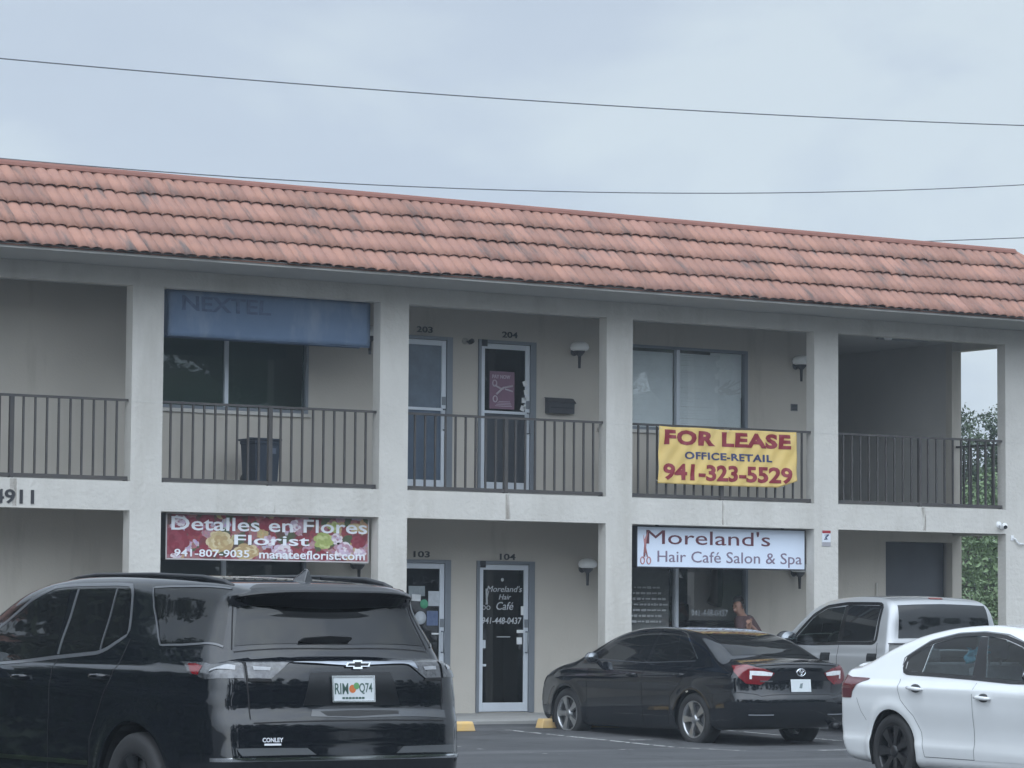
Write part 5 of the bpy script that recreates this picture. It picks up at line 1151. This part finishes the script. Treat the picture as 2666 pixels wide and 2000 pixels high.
wh.panel('rear_window', [(-.58, .58, 1.16), (-.64, 0, 1.165), (-.58, -.58, 1.16)], [(.34, .50, 1.40), (.36, 0, 1.43), (.34, -.50, 1.40)], CG2)
for nm, b, t in (('door', [(.47, .91, .30), (1.245, .905, .30)], [(.07, .88, .96), (.6, .885, .965), (1.275, .88, .955)]), ('door', [(1.26, .905, .30), (2.28, .90, .30)], [(1.29, .88, .955), (2.30, .88, .94)])):
    if b[0][0] < 1: b = [(.47, .91, .30), (1.245, .905, .30)]; t = [(.10, .87, .985), (.6, .87, .985), (1.275, .87, .975)]
    ds = None
    if b[0][0] > 1: ds = wh.panel(nm, b, t, WHT, .0035, 24, 14, both=True)
    for sg in (1, -1):
        p = ds[0 if sg > 0 else 1] if ds else wh.root
        wh.handle((1.45 if b[0][0] > 1 else .42, sg*.925, .845 if b[0][0] > 1 else .905), .22, WHT, p, -.06, mat('grip shade', (.05, .052, .055), .5))
wh.seams('shut_line', [[(.50, .91, .30), (.46, .91, .52), (.36, .92, .66), (.17, .925, .80), (.10, .87, .985)], [(.50, .905, .302), (2.30, .90, .302)], [(1.25, .91, .30), (1.285, .87, .97)], [(2.31, .905, .30), (2.33, .87, .95)], [(-.66, .80, 1.10), (-.90, .76, 1.085), (-1.04, .72, 1.06)], [(-.56, .90, .80), (-.50, .90, .68), (-.43, .90, .60)]], .006, mt=mat('grey shut line', (.10, .105, .11), .8))
for sg in (1, -1):
    S = lambda pts: [(x, sg*y, z) for x, y, z in pts]
    wh.panel('tail_lamp', S([(-1.04, .62, .82), (-.92, .80, .80), (-.78, .885, .80), (-.65, .895, .80), (-.63, .89, .86), (-.56, .885, .91), (-.42, .87, .962)]), S([(-1.0, .60, .985), (-.90, .76, .98), (-.72, .84, .98), (-.58, .85, .98), (-.50, .855, .98), (-.44, .86, .98), (-.405, .86, .978)]), mat('dark red lamp lens', (.115, .008, .014), .08, coat=1, noise=(30, .4)), .006, 30, 8, rim=.02)
    wh.mirror_unit(2.33, 1.0, WHT, sg=sg, size=1.0); wh.panel('headlamp', S([(3.30, .86, .70), (3.60, .64, .66)]), S([(3.15, .87, .83), (3.56, .62, .80)]), CLEAR)
m = MB(); v = []                              # trunk spoiler
for i in range(21):
    y = -.68+1.36*i/20; q = (y/.68)**2; z0 = wh.at((-.98+.12*q, y, 1.10))[0].z
    for dx, dz in ((.14, .0), (.02, .036), (-.055, .042), (-.06, .028), (.0, -.004)): v.append((-.95+.13*q+dx, y, z0+dz*(1-.75*q**4)))
m.add(v, [(i*5+j, i*5+(j+1) % 5, (i+1)*5+(j+1) % 5, (i+1)*5+j) for i in range(20) for j in range(5)]+[(0, 1, 2, 3, 4), (104, 103, 102, 101, 100)], False); m.build('spoiler', WHT, wh.root, bevel=.004)
m = MB(); m.box(-.5, 2.5, -.74, .74, .28, .32); m.box(-.35, -.30, -.62, .62, .32, 1.12); m.box(-.62, -.31, -.6, .6, 1.08, 1.11); m.box(2.05, 2.5, -.68, .68, .55, .93); m.build('cabin_lining', mat('grey cabin lining', (.28, .285, .29), .9), wh.root, bevel=.02)
ST = mat('grey seat cloth', (.27, .275, .285), .9, noise=(20, .2))
for y in (.36, -.36): seat(wh.root, 1.25, y, .42, ST, .60)
m = MB(); m.box(-.05, .45, -.6, .6, .40, .56); M = Matrix.Translation((-.02, 0, .52)) @ Matrix.Rotation(R(-18), 4, 'Y'); m.box(-.09, .09, -.60, .60, 0, .62, M)
for y in (.36, -.36): m.box(-.06, .06, y-.12, y+.12, .63, .76, M)
m.build('rear_bench', ST, wh.root, bevel=.03)
m = MB(); m.tube([(1.78+.05*math.sin(i*.3307), .36+.18*math.cos(i*.3307), .93+.17*math.sin(i*.3307)) for i in range(20)], .014, 8); m.tube([(1.78, .36, .93), (2.1, .36, .86)], .03, 8); m.build('steering_wheel', BLACKP, wh.root)
# crumpled pale blue cloth hanging inside the far rear window
bt = thing('hanging_cloth', 'small pale blue cloth hanging inside the rear window of the white sedan', 'cloth'); bt.matrix_world = Matrix.Translation((POSE['WHITE'][0], POSE['WHITE'][1], POSE['WHITE'][3]+gz(POSE['WHITE'][1]))) @ Matrix.Rotation(R(POSE['WHITE'][2]), 4, 'Z')
m = MB(); n = 14
for j in range(8):
    for i in range(n+1):
        u = i/n; w = j/7; m.v.append((.62+.34*u+.02*math.sin(w*9), -.52+.03*math.sin(u*17+w*3)+.02*math.sin(u*31), 1.265-.02*math.sin(u*6)-w*(.085+.04*math.sin(u*11))))
for j in range(7):
    for i in range(n): m.f.append((j*(n+1)+i, j*(n+1)+i+1, (j+1)*(n+1)+i+1, (j+1)*(n+1)+i)); m.sm.append(True)
o = m.build('cloth', mat('pale blue cloth', (.16, .48, .62), .8, noise=(18, .35)), bt); o.modifiers.new('thick', 'SOLIDIFY').thickness = .006

# ---- silver pickup, parked nose to the building
SIL = paint('silver truck paint', (.40, .41, .42), .30, metal=.35)
frontL = [(2.74, 1.308), (2.30, 1.293), (1.735, 1.311), (1.70, 1.778), (2.10, 1.752), (2.345, 1.655), (2.69, 1.375)]
def cut_t(C, Nf): return inpoly(frontL, C[:, 0], C[:, 2]) & (np.abs(C[:, 1]) > .55)
def cut_ts(C, Nf): return (C[:, 0] > 2.38) & (C[:, 0] < 3.02) & (np.abs(C[:, 1]) < .72-.12*(C[:, 2]-1.35)/.45) & (C[:, 2] > 1.37) & (Nf[:, 0] > .25)
trk = Car('pickup_truck', TRUCK, POSE['TRUCK'], 'silver crew cab pickup truck parked nose to the shops behind the two sedans', SIL, .034, (cut_t, cut_ts), (frontL,))
TG = glass('truck glass', (.78, .88, .85), .9)
trk.panel('door_window', [(2.74, .955, 1.315), (2.30, .945, 1.30), (1.735, .935, 1.318)], [(2.68, .93, 1.375), (2.34, .86, 1.65), (2.10, .83, 1.745), (1.70, .82, 1.77)], TG, .003, 16, 8, both=True)
trk.panel('door_window', [(1.63, .93, 1.315), (.93, .925, 1.32)], [(1.615, .81, 1.795), (.905, .81, 1.785)], TINT, .003, 12, 8, both=True)
trk.panel('pillar_trim', [(1.732, .935, 1.316), (1.633, .93, 1.315)], [(1.697, .82, 1.785), (1.618, .81, 1.80)], FRIT, .0035, 6, 8, both=True)
trk.strip('window_trim', [(2.78, .955, 1.29), (2.3, .955, 1.278), (1.6, .945, 1.293), (.92, .94, 1.298), (.88, .92, 1.33), (.875, .82, 1.77), (.92, .795, 1.815), (1.7, .80, 1.815), (2.12, .815, 1.775), (2.38, .85, 1.665), (2.74, .93, 1.38)], .044, FRIT, .005, both=True, n=80)
trk.panel('rear_window', [(.63, .76, 1.355), (.62, 0, 1.355), (.63, -.76, 1.355)], [(.72, .70, 1.775), (.72, 0, 1.785), (.72, -.70, 1.775)], TINT, .005, 20, 8)
trk.panel('windscreen', [(3.05, .76, 1.36), (3.12, 0, 1.36), (3.05, -.76, 1.36)], [(2.30, .66, 1.82), (2.30, 0, 1.855), (2.30, -.66, 1.82)], glass('truck windscreen', (.80, .90, .87), .9))
trk.panel('brake_light', [(.80, .10, 1.862), (.80, -.10, 1.862)], [(.86, .10, 1.888), (.86, -.10, 1.888)], mat('dull red lens', (.22, .05, .045), .3), .008, 8, 3)
for x in (1.95, .90):
    for sg in (1, -1): trk.panel('handle', [(x+.10, sg*.985, 1.06), (x-.10, sg*.985, 1.06)], [(x+.10, sg*.985, 1.165), (x-.10, sg*.985, 1.165)], BLACKP, .012, 8, 4, rim=.02)
trk.seams('shut_line', [[(1.68, .985, .5), (1.68, .985, 1.28)], [(.80, .985, .55), (.80, .985, 1.1), (.84, .93, 1.30)], [(2.74, .985, .5), (2.76, .97, 1.28)]], .010)
wp = None
for ax in (3.68, 0):
    if ax: trk.liner(ax, .47)
    for sg in (1, -1): wp = trk.wheel(ax, sg, .40, .26, .23, AL, 6, style='solid', proto=wp, y=.96) if wp is None else trk.wheel(ax, sg, .40, .26, .23, AL, 6, style='solid', proto=wp, y=.96)
# load bed: open box with wheel arches and rail caps
def bed_side(sg):
    m = MB(); out = [(.535, .52), (.535, 1.285), (-1.27, 1.285), (-1.27, .55)]+[(-.47*math.cos(math.pi*i/14)*1.0, .40+.47*math.sin(math.pi*i/14)) for i in range(15) if .40+.47*math.sin(math.pi*i/14) > .53]
    out = [(.535, .52), (.535, 1.285), (-1.27, 1.285), (-1.27, .52)]+[(x, z) for x, z in out[4:]]
    v = [(x, sg*yy, z) for yy in (.975, .90) for x, z in out]; n = len(out)
    m.add(v, [tuple(range(n)), tuple(range(2*n-1, n-1, -1))]+[(i, n+i, n+(i+1) % n, (i+1) % n) for i in range(n)]); return m
for sg in (1, -1):
    o = bed_side(sg).build('bed_side', SIL, trk.root, bevel=.015); m = MB(); m.box(-1.26, .53, sg*.935-.045, sg*.935+.045, 1.286, 1.302); m.build('rail_cap', BLACKP, o)
    m = MB(); m.box(-1.30, -1.262, sg*.92-.06, sg*.92+.06, .82, 1.22); m.build('tail_lamp', REDL_, trk.root, bevel=.01)
m = MB(); m.box(-1.26, .53, -.898, .898, .66, .70); m.box(.49, .53, -.898, .898, .702, 1.28); m.build('bed_floor', mat('bed liner', (.03, .03, .032), .8), trk.root)
m = MB(); m.box(-1.285, -1.24, -.855, .855, .62, 1.285); m.build('tailgate', SIL, trk.root, bevel=.015)
m = MB(); m.box(-1.42, -1.31, -.95, .95, .48, .62); m.build('rear_bumper', CHROME, trk.root, bevel=.03)
m = MB(); m.box(-1.2, 4.2, -.45, .45, .38, .48); m.box(.7, 3.0, -.8, .8, .482, .52); m.box(2.55, 2.95, -.72, .72, .7, 1.20); m.build('chassis', WELL, trk.root)
for y in (.40, -.40): seat(trk.root, 1.85, y, .72, ST, .62)
m = MB(); m.box(1.0, 1.25, -.7, .7, .72, .86); M = Matrix.Translation((.90, 0, .80)) @ Matrix.Rotation(R(-8), 4, 'Y'); m.box(-.08, .08, -.7, .7, 0, .62, M); m.build('rear_bench', ST, trk.root, bevel=.03)
m = MB(); m.tube([(2.42+.06*math.sin(i*.3307), .40+.19*math.cos(i*.3307), 1.25+.18*math.sin(i*.3307)) for i in range(20)], .016, 8); m.tube([(2.42, .40, 1.25), (2.7, .40, 1.15)], .03, 8); m.build('steering_wheel', BLACKP, trk.root)
for sg in (1, -1): trk.mirror_unit(2.74, 1.30, BLACKP, sg=sg, size=1.35, arm=.03)
# ------------------------------------------------------------------ person and fittings inside the salon
SALON_Y = D+1.0
ch = thing('salon_chair', 'black salon chair with rounded back inside the salon window', 'chair', (14.22, 2.02, .136), R(0))
CHB = mat('black leatherette', (.008, .008, .009), .4)
m = MB(); m.lathe([(0, .0), (.28, 0), (.28, .03), (.05, .06), (.045, .42), (0, .42)], 20); m.build('pedestal', CHROME, ch)
m = MB(); m.box(-.26, .26, -.26, .26, .42, .56); m.build('seat', CHB, ch, bevel=.05)
m = MB(); m.box(-.25, .25, .20, .30, .58, 1.30); m.box(-.17, .17, .21, .29, 1.33, 1.62); m.build('backrest', CHB, ch, bevel=.045)
for sx in (-.31, .31): m = MB(); m.box(sx-.03, sx+.03, -.2, .22, .72, .78); m.box(sx-.02, sx+.02, .14, .2, .50, .72); m.build('armrest', CHB, ch, bevel=.015)
ct = thing('salon_counter', 'dark counter standing behind the salon window', 'counter', (14.75, 2.22, .136))
m = MB(); m.box(-.40, .75, -.08, .12, 0, 1.32); m.build('cabinet', mat('dark cabinet', (.03, .03, .033), .5), ct, bevel=.01)
m = MB(); m.box(-.42, .78, -.10, .13, 1.322, 1.36); m.build('counter_top', mat('counter top', (.05, .05, .055), .35), ct, bevel=.01)
m = MB(); m.box(13.98, 14.40, 2.31, 2.355, .14, 2.6); tag(m.build('reflection_panel', DARK), 'dark doorway added for a shape reflected in the salon window', 'backdrop')  # dark panel standing in for a shape reflected in the pane
m = MB(); m.tube([(14.88, 2.2, 2.93), (14.88, 2.2, 1.9), (14.82, 2.18, 1.75)], [.09, .10, .12], 16); hd = tag(m.build('hood_dryer', BLACKP), 'black column behind the right side of the salon window', 'column')

def skin_obj(name, joints, edges, mtl, parent, root=0, sub=2):
    me = bpy.data.meshes.new(name); me.from_pydata([j[0] for j in joints], edges, []); o = bpy.data.objects.new(name, me); COL.objects.link(o); o.parent = parent
    s = o.modifiers.new('skin', 'SKIN'); s.use_smooth_shade = True
    for i, j in enumerate(joints):
        d = me.skin_vertices[0].data[i]; r = j[1]; d.radius = r if hasattr(r, '__len__') else (r, r); d.use_root = (i == root)
    s2 = o.modifiers.new('sub', 'SUBSURF'); s2.levels = sub; s2.render_levels = sub; me.materials.append(mtl); return o
pr = thing('person', 'dark haired person in a dull pink top looking down before the salon window', 'person', (14.42, .95, .131))
SK = mat('skin', (.30, .17, .125), .5)
# standing, leaning a little to the left, both forearms forward to the left, head bowed
J = [((.20, .02, .90), (.15, .11)), ((.17, .01, 1.07), (.13, .10)), ((.10, 0, 1.26), (.155, .115)), ((.03, 0, 1.40), (.105, .085)), ((-.02, -.01, 1.465), .054), ((-.06, -.02, 1.525), (.07, .078)), ((-.08, -.025, 1.60), (.075, .088)), ((-.08, -.015, 1.66), (.05, .06)),
     ((-.172, -.032, 1.535), .022),
     ((.20, .03, 1.36), .068), ((.30, -.06, 1.13), .050), ((.13, -.24, 1.17), .041), ((-.02, -.31, 1.27), .028), ((-.08, -.33, 1.30), (.032, .018)),
     ((-.06, -.02, 1.36), .064), ((-.10, -.16, 1.12), .047), ((-.12, -.33, 1.22), .038), ((-.13, -.39, 1.31), .026), ((-.135, -.41, 1.36), (.03, .017)),
     ((.28, .02, .84), .10), ((.27, .0, .47), .062), ((.27, .03, .09), .042), ((.25, -.12, .035), (.04, .03)),
     ((.11, .02, .84), .10), ((.09, -.02, .47), .062), ((.09, .01, .09), .042), ((.06, -.13, .035), (.04, .03))]
Ed = [(0, 1), (1, 2), (2, 3), (3, 4), (4, 5), (5, 6), (6, 7), (5, 8), (2, 9), (9, 10), (10, 11), (11, 12), (12, 13), (2, 14), (14, 15), (15, 16), (16, 17), (17, 18), (0, 19), (19, 20), (20, 21), (21, 22), (0, 23), (23, 24), (24, 25), (25, 26)]
for base, dx in ((13, -1), (18, -1)):        # fingers and thumb
    b = J[base][0]
    for k in range(5):
        n = len(J); off = (k-1.5)*.017
        if k < 4: J += [((b[0]-.04, b[1]-.02+off*.5, b[2]+off*.6), .0085), ((b[0]-.075, b[1]-.03+off*.6, b[2]+off*.7-.012), .0078), ((b[0]-.092, b[1]-.03+off*.6, b[2]+off*.7-.034), .007)]
        else: J += [((b[0]+.005, b[1]-.03, b[2]+.02), .010), ((b[0]-.022, b[1]-.045, b[2]+.03), .0085), ((b[0]-.045, b[1]-.05, b[2]+.026), .0075)]
        Ed += [(base, n), (n, n+1), (n+1, n+2)]
skin_obj('body', J, Ed, SK, pr)
TOP = mat('dull pink top', (.095, .056, .058), .85, noise=(7, .3)); TRO = mat('dark trousers', (.02, .021, .026), .85); HAIR = mat('dark hair', (.012, .009, .008), .55, bump=(60, .5, .01))
T = [((.20, .02, .88), (.172, .13)), ((.17, .01, 1.07), (.155, .125)), ((.10, 0, 1.26), (.178, .135)), ((.03, 0, 1.40), (.118, .10)), ((.20, .03, 1.36), .088), ((.30, -.06, 1.14), .068), ((.22, -.15, 1.15), .060), ((-.06, -.02, 1.36), .084), ((-.10, -.15, 1.13), .066), ((-.11, -.24, 1.17), .058)]
skin_obj('top', T, [(0, 1), (1, 2), (2, 3), (2, 4), (4, 5), (5, 6), (2, 7), (7, 8), (8, 9)], TOP, pr)
T = [((.20, .02, .94), (.165, .125)), ((.28, .02, .82), .115), ((.27, 0, .47), .08), ((.27, .03, .10), .065), ((.11, .02, .82), .115), ((.09, -.02, .47), .08), ((.09, .01, .10), .065)]
skin_obj('trousers', T, [(0, 1), (1, 2), (2, 3), (0, 4), (4, 5), (5, 6)], TRO, pr)
T = [((-.05, .04, 1.535), (.085, .065)), ((-.055, .025, 1.615), (.102, .098)), ((-.07, .008, 1.685), (.088, .088)), ((-.115, -.04, 1.685), (.06, .045)), ((-.015, .03, 1.50), (.06, .05)), ((-.035, -.065, 1.60), (.055, .05)), ((-.02, -.055, 1.535), (.05, .045))]
skin_obj('hair', T, [(0, 1), (1, 2), (2, 3), (0, 4), (1, 5), (5, 6)], HAIR, pr)
for dx, dy_ in ((-.150, -.066), (-.158, .004)): m = MB(); m.lathe([(0, -.010), (.008, -.006), (.010, 0), (.008, .006), (0, .010)], 10, Matrix.Translation((dx, dy_, 1.582))); m.build('eye', mat('eye', (.02, .016, .014), .2), pr)
m = MB(); m.tube([(-.140, -.062, 1.495), (-.152, -.035, 1.492), (-.146, -.005, 1.495)], .006, 6); m.build('mouth', mat('lip', (.22, .08, .07), .5), pr)

# ------------------------------------------------------------------ power lines crossing the sky
def power_line(name, label, pts, extend, r=.014):
    p = np.array(pts); c = np.polyfit(p[:, 0], p[:, 2], 2 if len(p) > 2 else 1); x0, x1 = extend; xs = np.linspace(x0, x1, 60)
    m = MB(); m.tube([(x, p[0, 1], float(np.polyval(c, x))) for x in xs], r, 6); o = m.build(name, mat('weathered cable', (.085, .095, .11), .6)); tag(o, label, 'power line', 'power lines over the roof')
power_line('power_line', 'uppermost power line crossing the open sky high above the roof', [(8.82, 16, 11.63), (14.16, 16, 11.69), (19.88, 16, 11.9), (24.4, 16, 12.09), (33.44, 16, 12.56)], (-12, 60), .013)
power_line('power_line', 'middle power line sagging just above the red roof coping', [(11.48, 22, 10.69), (15.65, 22, 10.76), (20.7, 22, 10.84), (26.04, 22, 11.12), (31.42, 22, 11.57), (38.76, 22, 12.3)], (-8, 66), .013)
power_line('power_line', 'short visible stretch of power line rising from the right end of the roof', [(38.83, 26, 11.28), (42.31, 26, 11.62)], (-10, 75), .014)

# ------------------------------------------------------------------ trees
LEAFM = {}
def leaf_mat(name, c1, c2):
    m = mat(name, c1, .6, noise=(.9, .5, c2)); return m
def crown_mesh(blobs, n, size, seed, flat=.7):
    """many small leaf faces gathered in clumps inside ellipsoid blobs (x,y,z,r,rz)"""
    rg = np.random.default_rng(seed); V = []; unit = lambda a: a/(np.linalg.norm(a, axis=1, keepdims=True)+1e-9)
    wts = np.array([b[3]**2*b[4] for b in blobs]); wts /= wts.sum()
    for bi, b in enumerate(blobs):
        k = max(8, int(n*wts[bi])); nc = max(6, k//26); d = unit(rg.normal(size=(nc, 3))); cc = d*rg.uniform(.55, 1.08, (nc, 1))*np.array([b[3], b[3], b[4]])+np.array(b[:3])
        c = cc[np.arange(k) % nc]+rg.normal(size=(k, 3))*np.array([1, 1, flat])*b[3]*.16
        u = unit(rg.normal(size=(k, 3))); w = unit(np.cross(u, rg.normal(size=(k, 3)))); s = size*rg.uniform(.6, 1.3, (k, 1))
        V.append(np.stack([c-u*s, c+w*s*.42, c+u*s, c-w*s*.42], 1).reshape(-1, 3))
    V = np.vstack(V); return V, np.arange(len(V)).reshape(-1, 4)
def quads(name, V, F, mtl, parent):
    me = bpy.data.meshes.new(name); me.vertices.add(len(V)); me.vertices.foreach_set('co', V.astype(np.float32).ravel()); me.loops.add(F.size); me.loops.foreach_set('vertex_index', F.ravel().astype(np.int32))
    me.polygons.add(len(F)); me.polygons.foreach_set('loop_start', np.arange(0, F.size, 4, dtype=np.int32)); me.update(calc_edges=True); me.validate(); me.materials.append(mtl)
    o = bpy.data.objects.new(name, me); COL.objects.link(o); o.parent = parent; return o
def cores(blobs, k=.72):
    """dark inner masses of dense crowns, as coarse quad balls"""
    V = []; F = []
    for b in blobs:
        q = len(V); nu, nv = 10, 6
        for j in range(nv+1):
            th = math.pi*j/nv
            for i in range(nu): V.append((b[0]+b[3]*k*math.sin(th)*math.cos(2*math.pi*i/nu), b[1]+b[3]*k*math.sin(th)*math.sin(2*math.pi*i/nu), b[2]+b[4]*k*math.cos(th)))
        for j in range(nv):
            for i in range(nu): F.append((q+j*nu+i, q+j*nu+(i+1) % nu, q+(j+1)*nu+(i+1) % nu, q+(j+1)*nu+i))
    return np.array(V), np.array(F)
def tree(name, label, x, y, h, blobs, n, size, c1, c2, seed, group=None, trunk_r=.14, z=.05):
    t = thing(name, label, 'tree' if 'tree' in name else 'shrub', (x, y, z), 0, group)
    m = MB(); rg = random.Random(seed); top = Vector((rg.uniform(-.2, .2), rg.uniform(-.2, .2), h*.62)); pts = [Vector((0, 0, 0)), Vector((.05, .02, h*.2)), Vector((-.04, .05, h*.42)), top]
    m.tube(pts, [trunk_r, trunk_r*.8, trunk_r*.65, trunk_r*.35], 9)
    for b in blobs:
        s = pts[1].lerp(pts[3], rg.uniform(.1, .95)); e_ = Vector(b[:3]); md = s.lerp(e_, .55)+Vector((0, 0, .12*h*.3)); m.tube([s, md, e_], [trunk_r*.42, trunk_r*.26, trunk_r*.1], 6)
    m.build('trunk', mat('bark', (.085, .068, .055), .9, noise=(6, .4), bump=(20, .6, .02)), t)
    V, F = crown_mesh(blobs, n, size, seed); quads('crown', V, F, leaf_mat(name+str(seed)+' leaves', c1, c2), t)
    return t
tree('tree', 'dark branching tree rising highest behind the right end of the building', 30.9, 15.0, 6.2, [(-.5, 0, 5.35, .75, .42), (.35, .3, 5.75, .55, .34), (.9, -.3, 5.3, .6, .4), (-.9, .4, 4.7, .7, .5), (.4, -.2, 4.6, .9, .55), (1.7, .2, 5.9, .6, .4), (2.2, 0, 5.0, .9, .6)], 11000, .05, (.035, .055, .032), (.06, .085, .045), 21)
tree('tree', 'lighter green leafy tree below the dark one beyond the end of the building', 29.6, 12.6, 4.6, [(-.6, 0, 3.6, 1.0, .75), (.5, .2, 3.9, .9, .7), (1.4, 0, 3.2, 1.0, .8), (0, -.5, 2.6, 1.2, .8), (1.3, -.3, 2.2, 1.1, .8), (-1.2, .1, 2.3, .9, .8), (2.4, .2, 2.5, 1.0, .9)], 12000, .06, (.17, .24, .11), (.09, .14, .065), 22)
tree('shrub', 'broad green shrub at the ground beyond the end of the building', 27.6, 9.6, 2.6, [(-.7, 0, 1.5, .9, .7), (.3, .1, 1.8, 1.0, .7), (1.1, -.1, 1.3, .9, .8), (.2, -.5, .8, 1.1, .7), (-1.1, .2, .7, .8, .6), (1.9, .1, .8, .9, .7)], 8000, .055, (.15, .21, .095), (.08, .12, .055), 23, trunk_r=.07)
tree('tree', 'large green tree further off behind the end of the building', 37.5, 22, 6.2, [(-1, 0, 4.0, 1.6, 1.1), (1, .3, 4.4, 1.6, 1.0), (2.4, 0, 3.6, 1.6, 1.2), (0, 0, 2.8, 2.0, 1.2), (-2.4, 0, 2.8, 1.5, 1.1)], 3600, .2, (.07, .105, .045), (.035, .055, .025), 24, trunk_r=.2)

# far-off woods that close the view along the street and show only in windows and paintwork
def woods(name, x0, x1, y0, y1, n, hmin, hmax, seed, label, dens=2600, leaf=.15, core=.72):
    rg = np.random.default_rng(seed); bl = []
    for i in range(n):
        x, y, h = rg.uniform(x0, x1), rg.uniform(y0, y1), rg.uniform(hmin, hmax); r = rg.uniform(1.8, 3.0)*(hmax/12)**.8
        for k in range(5): bl.append((x+rg.normal()*.8, y+rg.normal()*.8, h*(.10+.19*k), r*(1.15-.17*k), h*.13))
    V, F = crown_mesh(bl, n*dens, leaf, seed, 1.0); V2, F2 = cores(bl, core)
    o = quads(name, np.vstack([V, V2]), np.vstack([F, F2+len(V)]), leaf_mat('woodland leaves', (.055, .08, .034), (.025, .04, .018)), None); tag(o, label, 'woods', None, 'stuff')
woods('roadside_woods', -12.5, -8.5, -15.5, -10.8, 7, 4.0, 5.1, 31, 'mass of green woodland past the far end of the lot, mirrored in the black SUV', 11000, .085, .5)
woods('street_woods', -35, 75, -60, -50, 75, 12, 17, 32, 'mass of green woodland across the street, mirrored in the shop windows')

# ------------------------------------------------------------------ thin haze box added to lift the blacks like windscreen glare
m = MB(); m.box(-130, 130, -110, 130, -4, 26); hz = m.build('haze', None); tag(hz, kind='stuff')
hm = bpy.data.materials.new('veiling haze'); hm.use_nodes = True; t_ = hm.node_tree; t_.nodes.clear(); o_ = t_.nodes.new('ShaderNodeOutputMaterial'); v_ = t_.nodes.new('ShaderNodeVolumePrincipled')
v_.inputs['Color'].default_value = (.80, .90, 1.0, 1); v_.inputs['Density'].default_value = .0008; t_.links.new(v_.outputs[0], o_.inputs['Volume']); hz.data.materials.append(hm)
